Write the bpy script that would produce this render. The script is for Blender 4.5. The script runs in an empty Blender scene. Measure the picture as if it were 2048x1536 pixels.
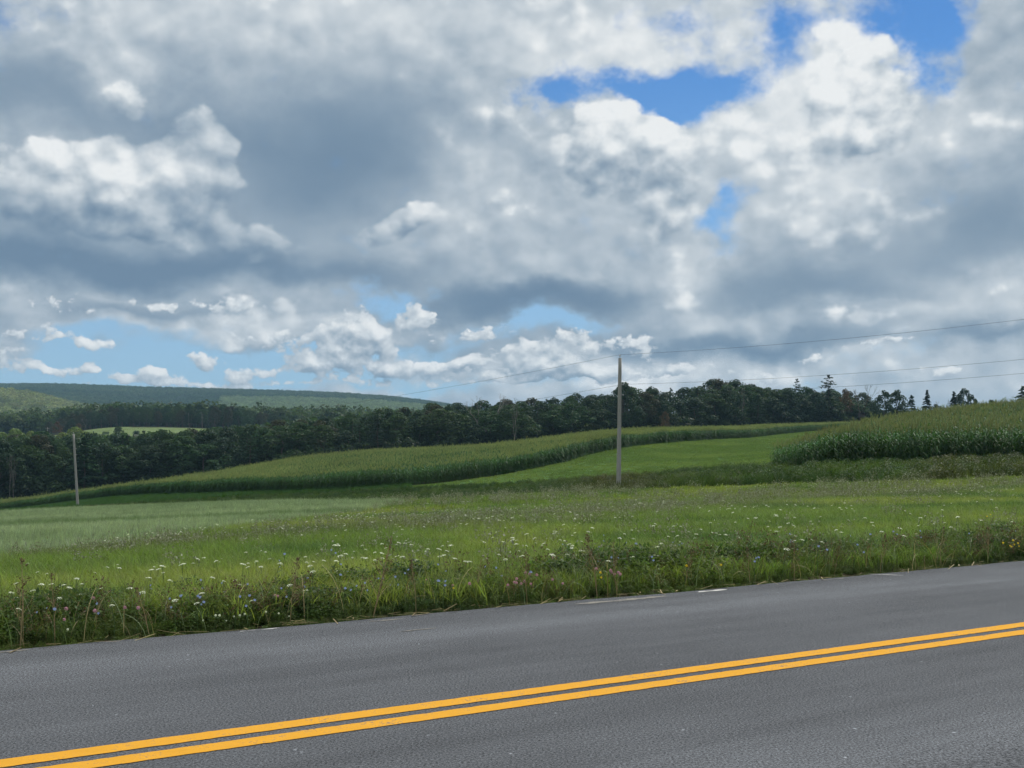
import bpy, bmesh, math, random
import numpy as np
from mathutils import Vector, Matrix

random.seed(11)
RNG = np.random.default_rng(11)
SC = bpy.context.scene
COL = SC.collection

# ------------------------------------------------------------------ camera, light, exposure
EYE = 1.6          # eye height above the road, metres
FPX = 2400.0       # focal length in photograph pixels (2048 wide)
HORIZON = 890.0    # photograph row of the horizon

cam_data = bpy.data.cameras.new('camera')
cam_data.sensor_width = 36.0
cam_data.lens = 36.0 * FPX / 2048.0
cam_data.shift_y = (HORIZON - 768.0) / 2048.0
cam_data.clip_start = 0.1
cam_data.clip_end = 20000.0
cam = bpy.data.objects.new('camera', cam_data)
cam.location = (0, 0, EYE)
cam.rotation_euler = (math.radians(90), 0, 0)
COL.objects.link(cam)
SC.camera = cam

SUN_AZ, SUN_EL = math.radians(35.0), math.radians(52.0)     # azimuth clockwise from +Y
sun_data = bpy.data.lights.new('sun', 'SUN')
sun_data.energy = 3.2
sun_data.angle = math.radians(14)
sun_data.color = (1.0, 0.95, 0.88)
sun = bpy.data.objects.new('sun', sun_data)
sun_dir = Vector((math.sin(SUN_AZ) * math.cos(SUN_EL), math.cos(SUN_AZ) * math.cos(SUN_EL), math.sin(SUN_EL)))
sun.rotation_euler = sun_dir.to_track_quat('Z', 'Y').to_euler()
sun.location = (40, -40, 120)
COL.objects.link(sun)

SC.view_settings.view_transform = 'Standard'
SC.view_settings.look = 'None'
SC.view_settings.exposure = 0.25
SC.view_settings.gamma = 1.0
SC.view_settings.use_curve_mapping = False
SC.render.engine = 'CYCLES'
CY = SC.cycles
CY.use_adaptive_sampling = True
CY.adaptive_threshold = 0.02
CY.adaptive_min_samples = 10
CY.max_bounces = 4
CY.diffuse_bounces = 2
CY.glossy_bounces = 1
CY.transmission_bounces = 2
CY.transparent_max_bounces = 6
CY.volume_bounces = 0
CY.use_denoising = True
CY.caustics_reflective = False
CY.caustics_refractive = False
CY.sample_clamp_indirect = 4.0


def sky_uv(px, py):
    """photograph pixel -> (azimuth, elevation) * 2.4, about thousandths of a pixel"""
    a = (px - 1024.0) / FPX
    b = (HORIZON - py) / FPX
    return 2.4 * math.atan2(a, 1.0), 2.4 * math.atan2(b, math.hypot(a, 1.0))


class NodeMath:
    """a small expression helper for shader nodes"""
    def __init__(self, tree):
        self.t = tree
        self.n = 0

    def new(self, kind):
        nd = self.t.nodes.new(kind)
        self.n += 1
        nd.location = ((self.n % 40) * 180, -(self.n // 40) * 220)
        return nd

    def put(self, sock, v):
        if isinstance(v, bpy.types.NodeSocket):
            self.t.links.new(v, sock)
        else:
            sock.default_value = v

    def m(self, op, a, b=0.0, c=0.0, clamp=False):
        nd = self.new('ShaderNodeMath')
        nd.operation = op
        nd.use_clamp = clamp
        self.put(nd.inputs[0], a)
        self.put(nd.inputs[1], b)
        self.put(nd.inputs[2], c)
        return nd.outputs[0]

    def v(self, op, a, b=(0, 0, 0), c=(0, 0, 0)):
        nd = self.new('ShaderNodeVectorMath')
        nd.operation = op
        self.put(nd.inputs[0], a)
        self.put(nd.inputs[1], b)
        self.put(nd.inputs[2], c)
        return nd.outputs['Value'] if op == 'DOT_PRODUCT' else nd.outputs['Vector']

    def noise(self, vec, scale, detail, rough=0.55, lac=2.0, out=0, dist=0.0):
        nd = self.new('ShaderNodeTexNoise')
        self.put(nd.inputs['Vector'], vec)
        nd.inputs['Scale'].default_value = scale
        nd.inputs['Detail'].default_value = detail
        nd.inputs['Roughness'].default_value = rough
        nd.inputs['Lacunarity'].default_value = lac
        nd.inputs['Distortion'].default_value = dist
        return nd.outputs[out]

    def voronoi(self, vec, scale, detail=0.0, rough=0.5):
        nd = self.new('ShaderNodeTexVoronoi')
        nd.feature = 'F1'
        self.put(nd.inputs['Vector'], vec)
        nd.inputs['Scale'].default_value = scale
        nd.inputs['Detail'].default_value = detail
        nd.inputs['Roughness'].default_value = rough
        return nd.outputs['Distance']

    def smooth(self, x, lo, hi):
        nd = self.new('ShaderNodeMapRange')
        nd.interpolation_type = 'SMOOTHSTEP'
        self.put(nd.inputs[0], x)
        nd.inputs[1].default_value = lo
        nd.inputs[2].default_value = hi
        nd.inputs[3].default_value = 0.0
        nd.inputs[4].default_value = 1.0
        return nd.outputs[0]

    def mix(self, f, a, b):
        nd = self.new('ShaderNodeMix')
        nd.data_type = 'RGBA'
        nd.clamp_factor = True
        self.put(nd.inputs[0], f)
        self.put(nd.inputs[6], a)
        self.put(nd.inputs[7], b)
        return nd.outputs[2]

    def field(self, uv, blobs, rank=6):
        """sum of soft elliptical blobs (px, py, rx, ry, amplitude[, tilt degrees]) over the sky,
        as a short sum of products of curves in azimuth and elevation"""
        U0, U1, V0, V1 = -1.25, 1.25, -0.06, 0.94
        us = np.linspace(U0, U1, 97)
        vs = np.linspace(V0, V1, 81)
        uu, vv = np.meshgrid(us, vs, indexing='ij')
        M = np.zeros_like(uu)
        for b in blobs:
            px, py, rx, ry, amp = b[:5]
            th = math.radians(b[5]) if len(b) > 5 else 0.0
            u0, v0 = sky_uv(px, py)
            du, dv = uu - u0, vv - v0
            a = (du * math.cos(th) + dv * math.sin(th)) * 1000.0 / rx
            c = (-du * math.sin(th) + dv * math.cos(th)) * 1000.0 / ry
            M += amp * 0.5 ** (a * a + c * c)
        W, S, Vt = np.linalg.svd(M, full_matrices=False)
        acc = None
        q = self.v('MULTIPLY_ADD', uv, (1 / (U1 - U0), 1 / (V1 - V0), 0), (-U0 / (U1 - U0), -V0 / (V1 - V0), 0))
        sp = self.new('ShaderNodeSeparateXYZ')
        self.put(sp.inputs[0], q)
        cu = self.new('ShaderNodeCombineXYZ')
        cv = self.new('ShaderNodeCombineXYZ')
        for i in range(3):
            self.put(cu.inputs[i], sp.outputs[0])
            self.put(cv.inputs[i], sp.outputs[1])
        for r in range(0, rank, 3):
            pair = []
            for src, f, xs in ((cu, W[:, r:r + 3], us), (cv, Vt[r:r + 3].T, vs)):
                nd = self.new('ShaderNodeRGBCurve')
                mp = nd.mapping
                mp.use_clip = False
                xs = np.linspace(0, 1, len(xs))
                for ch in range(3):
                    cvs = mp.curves[ch]
                    ys = f[:, ch] * math.sqrt(S[r + ch])
                    cvs.points[0].location = (0.0, float(ys[0]))
                    cvs.points[1].location = (1.0, float(ys[-1]))
                    for xx, yy in zip(xs[1:-1], ys[1:-1]):
                        cvs.points.new(float(xx), float(yy))
                    for pt in cvs.points:
                        pt.handle_type = 'VECTOR'
                mp.update()
                self.put(nd.inputs[1], src.outputs[0])
                pair.append(nd.outputs[0])
            dt = self.v('DOT_PRODUCT', pair[0], pair[1])
            acc = dt if acc is None else self.m('ADD', acc, dt)
        return acc


# ------------------------------------------------------------------ sky
def build_world():
    w = bpy.data.worlds.new('World')
    SC.world = w
    w.use_nodes = True
    t = w.node_tree
    t.nodes.clear()
    k = NodeMath(t)
    out = k.new('ShaderNodeOutputWorld')
    bg = k.new('ShaderNodeBackground')
    t.links.new(bg.outputs[0], out.inputs[0])
    tc = k.new('ShaderNodeTexCoord')
    d = k.v('NORMALIZE', tc.outputs['Generated'])
    sep = k.new('ShaderNodeSeparateXYZ')
    t.links.new(d, sep.inputs[0])
    x, y, z = sep.outputs
    az = k.m('ARCTAN2', x, y)
    el = k.m('ARCSINE', z)
    cmb = k.new('ShaderNodeCombineXYZ')
    t.links.new(k.m('MULTIPLY', az, 2.4), cmb.inputs[0])
    t.links.new(k.m('MULTIPLY', el, 2.4), cmb.inputs[1])
    uv = cmb.outputs[0]
    # noise space: about one unit per thousand pixels, clouds flatter than wide
    N = k.v('MULTIPLY', d, (2.4, 2.4, 3.1))

    # clear sky
    sky = k.new('ShaderNodeTexSky')
    sky.sky_type = 'NISHITA'
    sky.sun_disc = False
    sky.sun_elevation = SUN_EL
    sky.sun_rotation = SUN_AZ
    sky.air_density = 1.0
    sky.dust_density = 0.0
    sky.ozone_density = 1.6
    clear = k.v('MULTIPLY', sky.outputs[0], (0.036, 0.062, 0.088))

    # paler towards the horizon, where one looks through more air
    pale = k.smooth(el, 0.34, 0.0)
    clear = k.mix(k.m('MULTIPLY', pale, 0.75), clear, (0.34, 0.50, 0.66, 1.0))

    # domain warp shared by all cloud layers
    w1 = k.noise(N, 3.4, 5.0, 0.56, out=1)
    warp = k.v('MULTIPLY_ADD', w1, (0.30, 0.22, 0.0), (-0.15, -0.11, 0.0))
    p = k.v('ADD', uv, warp)
    q = k.v('MULTIPLY_ADD', warp, (0.40, 0.40, 0), uv)

    # how thick the cloud deck is
    HOLES = [(1250, 165, 140, 28, -0.72, -6), (1130, 190, 90, 26, -0.85), (1360, 235, 60, 40, -0.7), (1470, 195, 70, 40, -0.60),
             (1575, 95, 50, 56, -0.6), (1790, 10, 100, 50, -0.80), (1850, 95, 46, 70, -0.85), (1590, 20, 50, 30, -0.25),
             (1480, 425, 56, 28, -0.8), (1440, 505, 26, 50, -0.7), (850, 365, 55, 18, -0.55, 25), (800, 600, 75, 32, -1.0),
             (190, 655, 110, 24, -0.9), (430, 698, 210, 18, -0.9), (230, 728, 300, 24, -0.9), (1090, 664, 120, 14, -0.8),
             (660, 712, 170, 16, -0.7), (60, 745, 300, 20, -0.7), (900, 690, 140, 12, -0.5), (350, 765, 500, 20, -0.7), (900, 775, 500, 14, -0.4)]
    f1 = k.noise(N, 4.6, 9.0, 0.63)
    n1 = k.m('SUBTRACT', f1, 0.5)
    # billows: rounded heaps with finer heaps on them, and the same seen a little nearer the sun
    M0 = k.v('ADD', N, (3.1, 0.4, 9.2))
    M1 = k.v('ADD', N, (3.1 + 0.020, 0.4, 9.2 + 0.036))

    def puffs(M, det):
        a = k.noise(M, 6.2, det, 0.64)
        return k.m('MULTIPLY_ADD', k.voronoi(M, 15.0, 1.0, 0.5), -0.42, a)
    P0 = puffs(M0, 8.0)
    P1 = puffs(M1, 6.0)
    relief = k.m('SUBTRACT', P0, P1)
    cover = k.m('ADD', k.field(p, HOLES, 9), 0.85)
    cover = k.m('MULTIPLY_ADD', n1, 2.3, cover)
    a_deck = k.smooth(cover, 0.06, 0.66)

    # how much light comes through it
    LIGHT = [(1080, 90, 330, 110, 0.20), (330, 10, 240, 60, 0.16), (60, 20, 120, 60, 0.04), (250, 175, 50, 46, 0.30), (900, 300, 160, 60, 0.08), (1350, 100, 160, 60, 0.10),
             (1700, 150, 110, 120, 0.20), (1690, 300, 90, 70, 0.12), (1960, 235, 70, 50, 0.20), (1480, 270, 90, 60, 0.14),
             (650, 330, 190, 100, -0.40, 20), (720, 190, 260, 120, -0.14), (120, 205, 280, 50, -0.24), (330, 255, 120, 22, -0.14), (140, 515, 340, 32, -0.52),
             (600, 520, 240, 40, -0.12), (220, 455, 260, 24, -0.06), (860, 130, 90, 60, -0.10),
             (1060, 615, 200, 28, -0.44), (900, 590, 80, 26, -0.12), (600, 692, 260, 12, -0.34), (1430, 692, 200, 16, -0.42),
             (1720, 560, 320, 80, -0.18), (1960, 420, 120, 70, -0.26), (1620, 600, 160, 30, -0.14), (1900, 697, 220, 12, -0.34), (720, 545, 220, 22, -0.24),
             (330, 610, 280, 14, -0.24), (1390, 575, 70, 90, 0.26), (1990, 580, 120, 40, 0.28), (1780, 694, 50, 10, 0.36), (1350, 748, 320, 18, 0.16),
             (1600, 380, 160, 60, 0.06), (1100, 440, 220, 60, 0.10), (1750, 640, 200, 16, 0.16), (1050, 555, 260, 20, 0.14), (470, 640, 200, 12, 0.16),
             (900, 750, 500, 26, 0.08), (1780, 400, 100, 30, 0.12), (1640, 480, 60, 40, 0.12), (60, 590, 100, 16, 0.16)]
    lum = k.m('MULTIPLY_ADD', k.field(p, LIGHT, 9), 1.15, 0.575)
    # lit tops are billowy, shaded bases smooth
    lum = k.m('MULTIPLY_ADD', k.m('MULTIPLY', relief, k.smooth(lum, 0.22, 0.62)), 0.40, lum)
    lum = k.m('MULTIPLY_ADD', n1, 0.22, lum)
    f3 = k.noise(k.v('ADD', N, (7.3, 1.1, 2.2)), 2.2, 3.0, 0.45)
    lum = k.m('MULTIPLY_ADD', k.m('SUBTRACT', f3, 0.5), 0.36, lum)

    def tone(l):
        r = k.new('ShaderNodeValToRGB')
        cr = r.color_ramp
        cr.interpolation = 'B_SPLINE'
        stops = [(0.0, (0.130, 0.205, 0.300)), (0.28, (0.205, 0.285, 0.372)), (0.52, (0.345, 0.415, 0.485)),
                 (0.76, (0.550, 0.605, 0.645)), (1.0, (0.830, 0.845, 0.845))]
        while len(cr.elements) < len(stops):
            cr.elements.new(0.5)
        for e, (pos, c) in zip(cr.elements, stops):
            e.position = pos
            e.color = (*c, 1)
        k.put(r.inputs[0], l)
        return r.outputs[0]

    col = k.mix(a_deck, clear, tone(lum))

    # loose heaps floating all over the deck
    f4 = k.noise(k.v('ADD', N, (2.9, 6.1, 1.3)), 4.2, 3.0, 0.5)
    Fg = k.m('MULTIPLY_ADD', f4, 3.6, k.m('MULTIPLY_ADD', P0, 0.9, -2.20))
    Fg = k.m('MULTIPLY_ADD', k.m('SUBTRACT', lum, 0.55), 0.9, Fg)
    lg = k.m('MULTIPLY_ADD', relief, 0.55, k.m('ADD', lum, 0.045))
    ag = k.m('MULTIPLY', k.smooth(Fg, 0.0, 0.50), k.m('MULTIPLY', a_deck, 0.85))
    col = k.mix(ag, col, tone(lg))

    # crisp sunlit heads of cumulus in front of the deck
    MASS = [(1225, 245, 95, 55, 1.0), (1340, 285, 45, 30, 0.8), (1210, 350, 120, 70, 0.8), (1350, 390, 90, 60, 0.8),
            (1700, 110, 90, 90, 0.95), (1690, 260, 90, 80, 0.7), (1780, 240, 80, 60, 0.7), (1480, 300, 70, 40, 0.6), (1960, 240, 60, 50, 0.6),
            (110, 340, 150, 60, 1.0), (300, 345, 120, 55, 0.9), (420, 270, 60, 70, 1.1), (60, 430, 160, 50, 0.8), (350, 430, 130, 60, 0.8),
            (530, 490, 90, 40, 0.9), (800, 440, 70, 24, 0.9, 25), (760, 470, 90, 26, 0.6, 25), (1385, 575, 70, 70, 0.8), (1980, 595, 100, 40, 0.8),
            (250, 185, 50, 40, 0.8), (940, 325, 50, 24, 0.8), (1640, 480, 70, 40, 0.7), (1790, 400, 90, 40, 0.7), (1620, 345, 60, 30, 0.5),
            (1000, 420, 120, 40, 0.6), (1700, 640, 160, 26, 0.8), (1000, 545, 110, 26, 0.6), (560, 610, 110, 26, 0.8), (1300, 480, 80, 40, 0.5)]
    GLOW = [(1235, 225, 95, 50, 0.55), (1340, 285, 50, 30, 0.30), (1310, 385, 40, 26, 0.26), (1690, 90, 85, 70, 0.26), (1670, 240, 70, 50, 0.12), (1480, 280, 60, 30, 0.12),
            (110, 300, 150, 34, 0.30), (320, 310, 110, 34, 0.30), (440, 240, 50, 70, 0.34), (250, 350, 200, 40, 0.16), (520, 466, 50, 20, 0.34), (805, 422, 60, 14, 0.34, 25),
            (1390, 550, 60, 60, 0.22), (1960, 220, 60, 40, 0.20), (1220, 340, 100, 50, 0.10), (250, 170, 50, 34, 0.20), (940, 316, 40, 16, 0.22),
            (1640, 465, 50, 24, 0.18), (1790, 385, 70, 24, 0.18), (1620, 330, 50, 20, 0.14), (1980, 575, 90, 26, 0.24), (1700, 628, 120, 14, 0.22), (1000, 535, 90, 14, 0.16),
            (560, 600, 90, 14, 0.22), (1000, 405, 100, 22, 0.14)]
    GM = k.field(q, MASS, 9)
    crest = k.m('SUBTRACT', GM, k.field(k.v('ADD', q, (0.010, 0.034, 0.0)), MASS, 6))
    F0 = k.m('ADD', GM, -0.19)
    F0 = k.m('MULTIPLY_ADD', P0, 1.1, F0)
    F0 = k.m('ADD', F0, -0.615)
    a = k.smooth(F0, 0.0, 0.22)
    l = k.m('MULTIPLY_ADD', k.field(q, GLOW, 9), 0.72, lum)
    l = k.m('MULTIPLY_ADD', relief, 0.85, l)
    l = k.m('MULTIPLY_ADD', crest, 0.34, l)
    l = k.m('MULTIPLY_ADD', l, 0.80, 0.075)
    col = k.mix(a, col, tone(l))

    # low rows of small cumulus towards the horizon
    ROWS = [(730, 655, 40, 40, 1.0), (640, 672, 150, 18, 0.8), (840, 625, 36, 26, 1.0), (960, 672, 60, 14, 0.8), (470, 612, 110, 24, 0.7),
            (60, 665, 110, 18, 0.8), (30, 722, 40, 22, 1.0), (110, 740, 22, 10, 0.8), (180, 735, 34, 12, 0.85), (310, 748, 40, 15, 1.0), (245, 756, 30, 7, 0.7), (410, 722, 40, 22, 1.0),
            (480, 748, 24, 16, 0.9), (560, 740, 40, 10, 0.9), (690, 725, 56, 22, 1.1), (630, 732, 22, 14, 0.9), (770, 745, 40, 12, 0.9), (850, 728, 60, 14, 1.0), (930, 726, 40, 12, 0.9),
            (1030, 715, 50, 20, 1.0), (1150, 700, 60, 28, 1.1), (1100, 735, 60, 12, 0.9), (1280, 690, 46, 22, 0.9), (1000, 758, 140, 10, 0.9), (1200, 748, 100, 12, 0.9),
            (140, 600, 60, 20, 0.7), (300, 600, 60, 16, 0.6), (500, 770, 300, 8, 0.8), (1350, 735, 80, 12, 0.8), (1500, 748, 80, 10, 0.8), (1780, 692, 40, 10, 0.9), (1650, 715, 80, 10, 0.7), (1900, 745, 120, 10, 0.8), (740, 700, 60, 10, 0.7),
            (200, 690, 50, 12, 0.6), (560, 700, 60, 10, 0.6)]
    R0 = k.noise(k.v('ADD', N, (5.0, 2.2, 4.4)), 25.0, 5.0, 0.55)
    R1 = k.noise(k.v('ADD', N, (5.008, 2.2, 4.418)), 25.0, 4.0, 0.55)
    G0 = k.field(q, ROWS, 9)
    F0 = k.m('MULTIPLY_ADD', R0, 2.0, k.m('ADD', G0, -1.54))
    G1 = k.field(k.v('ADD', q, (0.006, 0.016, 0.0)), ROWS, 6)
    l = k.m('MULTIPLY_ADD', k.m('SUBTRACT', G0, G1), 0.55, 0.62)
    l = k.m('MULTIPLY_ADD', k.m('SUBTRACT', R0, R1), 1.1, l)
    col = k.mix(k.smooth(F0, 0.0, 0.22), col, tone(l))

    k.put(bg.inputs[0], col)
    bg.inputs[1].default_value = 0.92
    w.cycles.sampling_method = 'NONE'


build_world()

# ------------------------------------------------------------------ helpers
def tag(o, label=None, cat=None, group=None, kind=None):
    if label: o['label'] = label
    if cat: o['category'] = cat
    if group: o['group'] = group
    if kind: o['kind'] = kind
    return o


def link(o, parent=None):
    COL.objects.link(o)
    if parent is not None:
        o.parent = parent
    return o


def mesh_from(name, verts, faces, mats=(), smooth=False, mat_idx=None):
    me = bpy.data.meshes.new(name)
    me.from_pydata([tuple(map(float, v)) for v in verts], [], [tuple(map(int, f)) for f in faces])
    for m in mats:
        me.materials.append(m)
    if mat_idx is not None:
        me.polygons.foreach_set('material_index', np.asarray(mat_idx, dtype=np.int32))
    if smooth:
        me.polygons.foreach_set('use_smooth', np.ones(len(me.polygons), dtype=bool))
    me.update()
    return me


def obj(name, me, parent=None, linked=True):
    o = bpy.data.objects.new(name, me)
    if linked:
        link(o, parent)
    return o


class Geo:
    """collects triangles and quads for one mesh"""
    def __init__(self):
        self.v, self.f, self.m = [], [], []

    def quad(self, a, b, c, d, m=0):
        n = len(self.v)
        self.v += [a, b, c, d]
        self.f.append((n, n + 1, n + 2, n + 3))
        self.m.append(m)

    def tri(self, a, b, c, m=0):
        n = len(self.v)
        self.v += [a, b, c]
        self.f.append((n, n + 1, n + 2))
        self.m.append(m)

    def ribbon(self, pts, widths, side, m=0):
        n = len(self.v)
        for p, w in zip(pts, widths):
            p = np.asarray(p, float)
            s = np.asarray(side, float) * w * 0.5
            self.v += [p - s, p + s]
        for i in range(len(pts) - 1):
            j = n + 2 * i
            self.f.append((j, j + 1, j + 3, j + 2))
            self.m.append(m)

    def tube(self, pts, radii, sides=6, m=0, cap=True):
        n0 = len(self.v)
        pts = [np.asarray(p, float) for p in pts]
        for i, p in enumerate(pts):
            d = pts[min(i + 1, len(pts) - 1)] - pts[max(i - 1, 0)]
            d = d / (np.linalg.norm(d) + 1e-9)
            ref = np.array([1.0, 0, 0]) if abs(d[0]) < 0.8 else np.array([0, 1.0, 0])
            a = np.cross(d, ref); a /= np.linalg.norm(a)
            b = np.cross(d, a)
            for k in range(sides):
                t = 2 * math.pi * k / sides
                self.v.append(p + radii[i] * (math.cos(t) * a + math.sin(t) * b))
        for i in range(len(pts) - 1):
            for k in range(sides):
                k2 = (k + 1) % sides
                self.f.append((n0 + i * sides + k, n0 + i * sides + k2, n0 + (i + 1) * sides + k2, n0 + (i + 1) * sides + k))
                self.m.append(m)
        if cap:
            self.f.append(tuple(n0 + (len(pts) - 1) * sides + k for k in range(sides)))
            self.m.append(m)

    def mesh(self, name, mats, smooth=False):
        return mesh_from(name, self.v, self.f, mats, smooth, self.m)


def new_mat(name):
    m = bpy.data.materials.new(name)
    m.use_nodes = True
    t = m.node_tree
    t.nodes.clear()
    k = NodeMath(t)
    out = k.new('ShaderNodeOutputMaterial')
    return m, t, k, out


def rgb(c):
    return (c[0], c[1], c[2], 1.0)


def leaf_mat(name, c, trans=0.35, var=0.25, tint=None, gloss=0.35, hue=0.03, patch=0.0):
    """thin leaf: diffuse and some light passing through; colour varies from plant to plant.
    tint = name of a per-instance colour that multiplies it"""
    m, t, k, out = new_mat(name)
    info = k.new('ShaderNodeObjectInfo')
    geo = k.new('ShaderNodeNewGeometry')
    rnd = k.m('ADD', k.m('MULTIPLY', info.outputs['Random'], 0.6), k.m('MULTIPLY', geo.outputs['Random Per Island'], 0.4))
    hsv = k.new('ShaderNodeHueSaturation')
    if tint:
        at = k.new('ShaderNodeAttribute')
        at.attribute_type = 'INSTANCER'
        at.attribute_name = tint
        base = k.v('MULTIPLY', at.outputs['Vector'], c)
    else:
        base = rgb(c)
    k.put(hsv.inputs['Color'], base)
    k.put(hsv.inputs['Hue'], k.m('MULTIPLY_ADD', rnd, hue * 2, 0.5 - hue))
    val = k.m('MULTIPLY_ADD', geo.outputs['Random Per Island'], var * 2, 1.0 - var)
    if patch:
        pn = k.noise(geo.outputs['Position'], patch, 3.0, 0.6)
        val = k.m('MULTIPLY', val, k.m('MULTIPLY_ADD', pn, 1.3, 0.38))
    k.put(hsv.inputs['Value'], val)
    b = k.new('ShaderNodeBsdfPrincipled')
    k.put(b.inputs['Base Color'], hsv.outputs[0])
    b.inputs['Roughness'].default_value = 0.55
    b.inputs['Specular IOR Level'].default_value = gloss
    tr = k.new('ShaderNodeBsdfTranslucent')
    k.put(tr.inputs['Color'], k.v('MULTIPLY', hsv.outputs[0], (1.1, 1.25, 0.6)))
    mx = k.new('ShaderNodeMixShader')
    mx.inputs[0].default_value = trans
    t.links.new(b.outputs[0], mx.inputs[1])
    t.links.new(tr.outputs[0], mx.inputs[2])
    t.links.new(mx.outputs[0], out.inputs[0])
    return m


def plain_mat(name, c, rough=0.8, noise=0.0, scale=20.0, bump=0.0, stretch=(1, 1, 1), spec=0.3):
    m, t, k, out = new_mat(name)
    b = k.new('ShaderNodeBsdfPrincipled')
    b.inputs['Roughness'].default_value = rough
    b.inputs['Specular IOR Level'].default_value = spec
    if noise or bump:
        tc = k.new('ShaderNodeTexCoord')
        vec = k.v('MULTIPLY', tc.outputs['Object'], stretch)
        n = k.noise(vec, scale, 6.0, 0.6)
        f = k.m('MULTIPLY_ADD', n, noise * 2, 1.0 - noise)
        cmb = k.new('ShaderNodeCombineXYZ')
        for i in range(3):
            k.put(cmb.inputs[i], k.m('MULTIPLY', f, c[i]))
        k.put(b.inputs['Base Color'], cmb.outputs[0])
        if bump:
            bp = k.new('ShaderNodeBump')
            bp.inputs['Strength'].default_value = bump
            bp.inputs['Distance'].default_value = 0.01
            k.put(bp.inputs['Height'], n)
            k.put(b.inputs['Normal'], bp.outputs[0])
    else:
        b.inputs['Base Color'].default_value = rgb(c)
    t.links.new(b.outputs[0], out.inputs[0])
    return m


# scatter: one object whose points carry many small plants
def make_scatter_tree(coll):
    ng = bpy.data.node_groups.new('scatter', 'GeometryNodeTree')
    ng.interface.new_socket('Geometry', in_out='INPUT', socket_type='NodeSocketGeometry')
    ng.interface.new_socket('Geometry', in_out='OUTPUT', socket_type='NodeSocketGeometry')
    gi = ng.nodes.new('NodeGroupInput')
    go = ng.nodes.new('NodeGroupOutput')
    ip = ng.nodes.new('GeometryNodeInstanceOnPoints')
    ci = ng.nodes.new('GeometryNodeCollectionInfo')
    ci.inputs['Collection'].default_value = coll
    ci.inputs['Separate Children'].default_value = True
    ci.inputs['Reset Children'].default_value = True

    def attr(kind, nm):
        nd = ng.nodes.new('GeometryNodeInputNamedAttribute')
        nd.data_type = kind
        nd.inputs['Name'].default_value = nm
        return nd.outputs[0]
    e2r = ng.nodes.new('FunctionNodeEulerToRotation')
    ng.links.new(attr('FLOAT_VECTOR', 'rot'), e2r.inputs[0])
    ng.links.new(gi.outputs[0], ip.inputs['Points'])
    ng.links.new(ci.outputs[0], ip.inputs['Instance'])
    ip.inputs['Pick Instance'].default_value = True
    ng.links.new(attr('INT', 'idx'), ip.inputs['Instance Index'])
    ng.links.new(e2r.outputs[0], ip.inputs['Rotation'])
    ng.links.new(attr('FLOAT_VECTOR', 'scl'), ip.inputs['Scale'])
    ng.links.new(ip.outputs[0], go.inputs[0])
    return ng


def scatter(name, pts, variants, scale, tint=None, tilt=0.12, idx=None, rotz=None, label=None, cat=None):
    n = len(pts)
    coll = bpy.data.collections.new(name + '_kit')
    for i, me in enumerate(variants):
        o = bpy.data.objects.new('%s_kit_%02d' % (name, i), me)
        coll.objects.link(o)
    me = bpy.data.meshes.new(name)
    me.vertices.add(n)
    me.vertices.foreach_set('co', np.asarray(pts, dtype=np.float32).ravel())
    rot = np.zeros((n, 3), np.float32)
    rot[:, 0] = RNG.normal(0, tilt, n)
    rot[:, 1] = RNG.normal(0, tilt, n)
    rot[:, 2] = RNG.uniform(0, 2 * math.pi, n) if rotz is None else rotz
    scl = np.asarray(scale, np.float32)
    if scl.ndim == 1:
        scl = np.repeat(scl[:, None], 3, 1)
    idx = RNG.integers(0, len(variants), n) if idx is None else idx
    for nm, kind, val, fld in (('rot', 'FLOAT_VECTOR', rot, 'vector'), ('scl', 'FLOAT_VECTOR', scl, 'vector'), ('idx', 'INT', idx.astype(np.int32), 'value')):
        a = me.attributes.new(nm, kind, 'POINT')
        a.data.foreach_set(fld, np.ascontiguousarray(val).ravel())
    if tint is not None:
        a = me.attributes.new('tint', 'FLOAT_VECTOR', 'POINT')
        a.data.foreach_set('vector', np.ascontiguousarray(tint, dtype=np.float32).ravel())
    me.update()
    o = obj(name, me)
    md = o.modifiers.new('scatter', 'NODES')
    md.node_group = make_scatter_tree(coll)
    tag(o, label, cat, kind='stuff')
    return o


def smoothstep(x, a, b):
    t = np.clip((x - a) / (b - a), 0, 1)
    return t * t * (3 - 2 * t)


def vnoise(x, y, scale, seed=0):
    """smooth value noise in numpy, 0..1"""
    x = np.asarray(x, float) / scale
    y = np.asarray(y, float) / scale
    xi, yi = np.floor(x).astype(np.int64), np.floor(y).astype(np.int64)
    xf, yf = x - xi, y - yi

    def h(a, b):
        n = (a * 374761393 + b * 668265263 + seed * 974634777) & 0xffffffff
        n = ((n ^ (n >> 13)) * 1274126177) & 0xffffffff
        return ((n ^ (n >> 16)) & 0xffff) / 65535.0
    u, v = xf * xf * (3 - 2 * xf), yf * yf * (3 - 2 * yf)
    return (h(xi, yi) * (1 - u) + h(xi + 1, yi) * u) * (1 - v) + (h(xi, yi + 1) * (1 - u) + h(xi + 1, yi + 1) * u) * v


def fbm(x, y, scale, seed=0, oct=4):
    s = 0
    a = 0.5
    for i in range(oct):
        s = s + a * vnoise(x, y, scale / 2 ** i, seed + i * 17)
        a *= 0.5
    return s / (1 - 0.5 ** oct)


# ------------------------------------------------------------------ the lie of the land
RD = np.array([0.836, 0.548])        # direction of the road
RN = np.array([-0.548, 0.836])       # across the road, away from the camera
D_EDGE = 9.97                        # far edge of the asphalt, metres across from the camera
D_NEAR = 2.4


def road_d(x, y):
    return RN[0] * x + RN[1] * y


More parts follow.
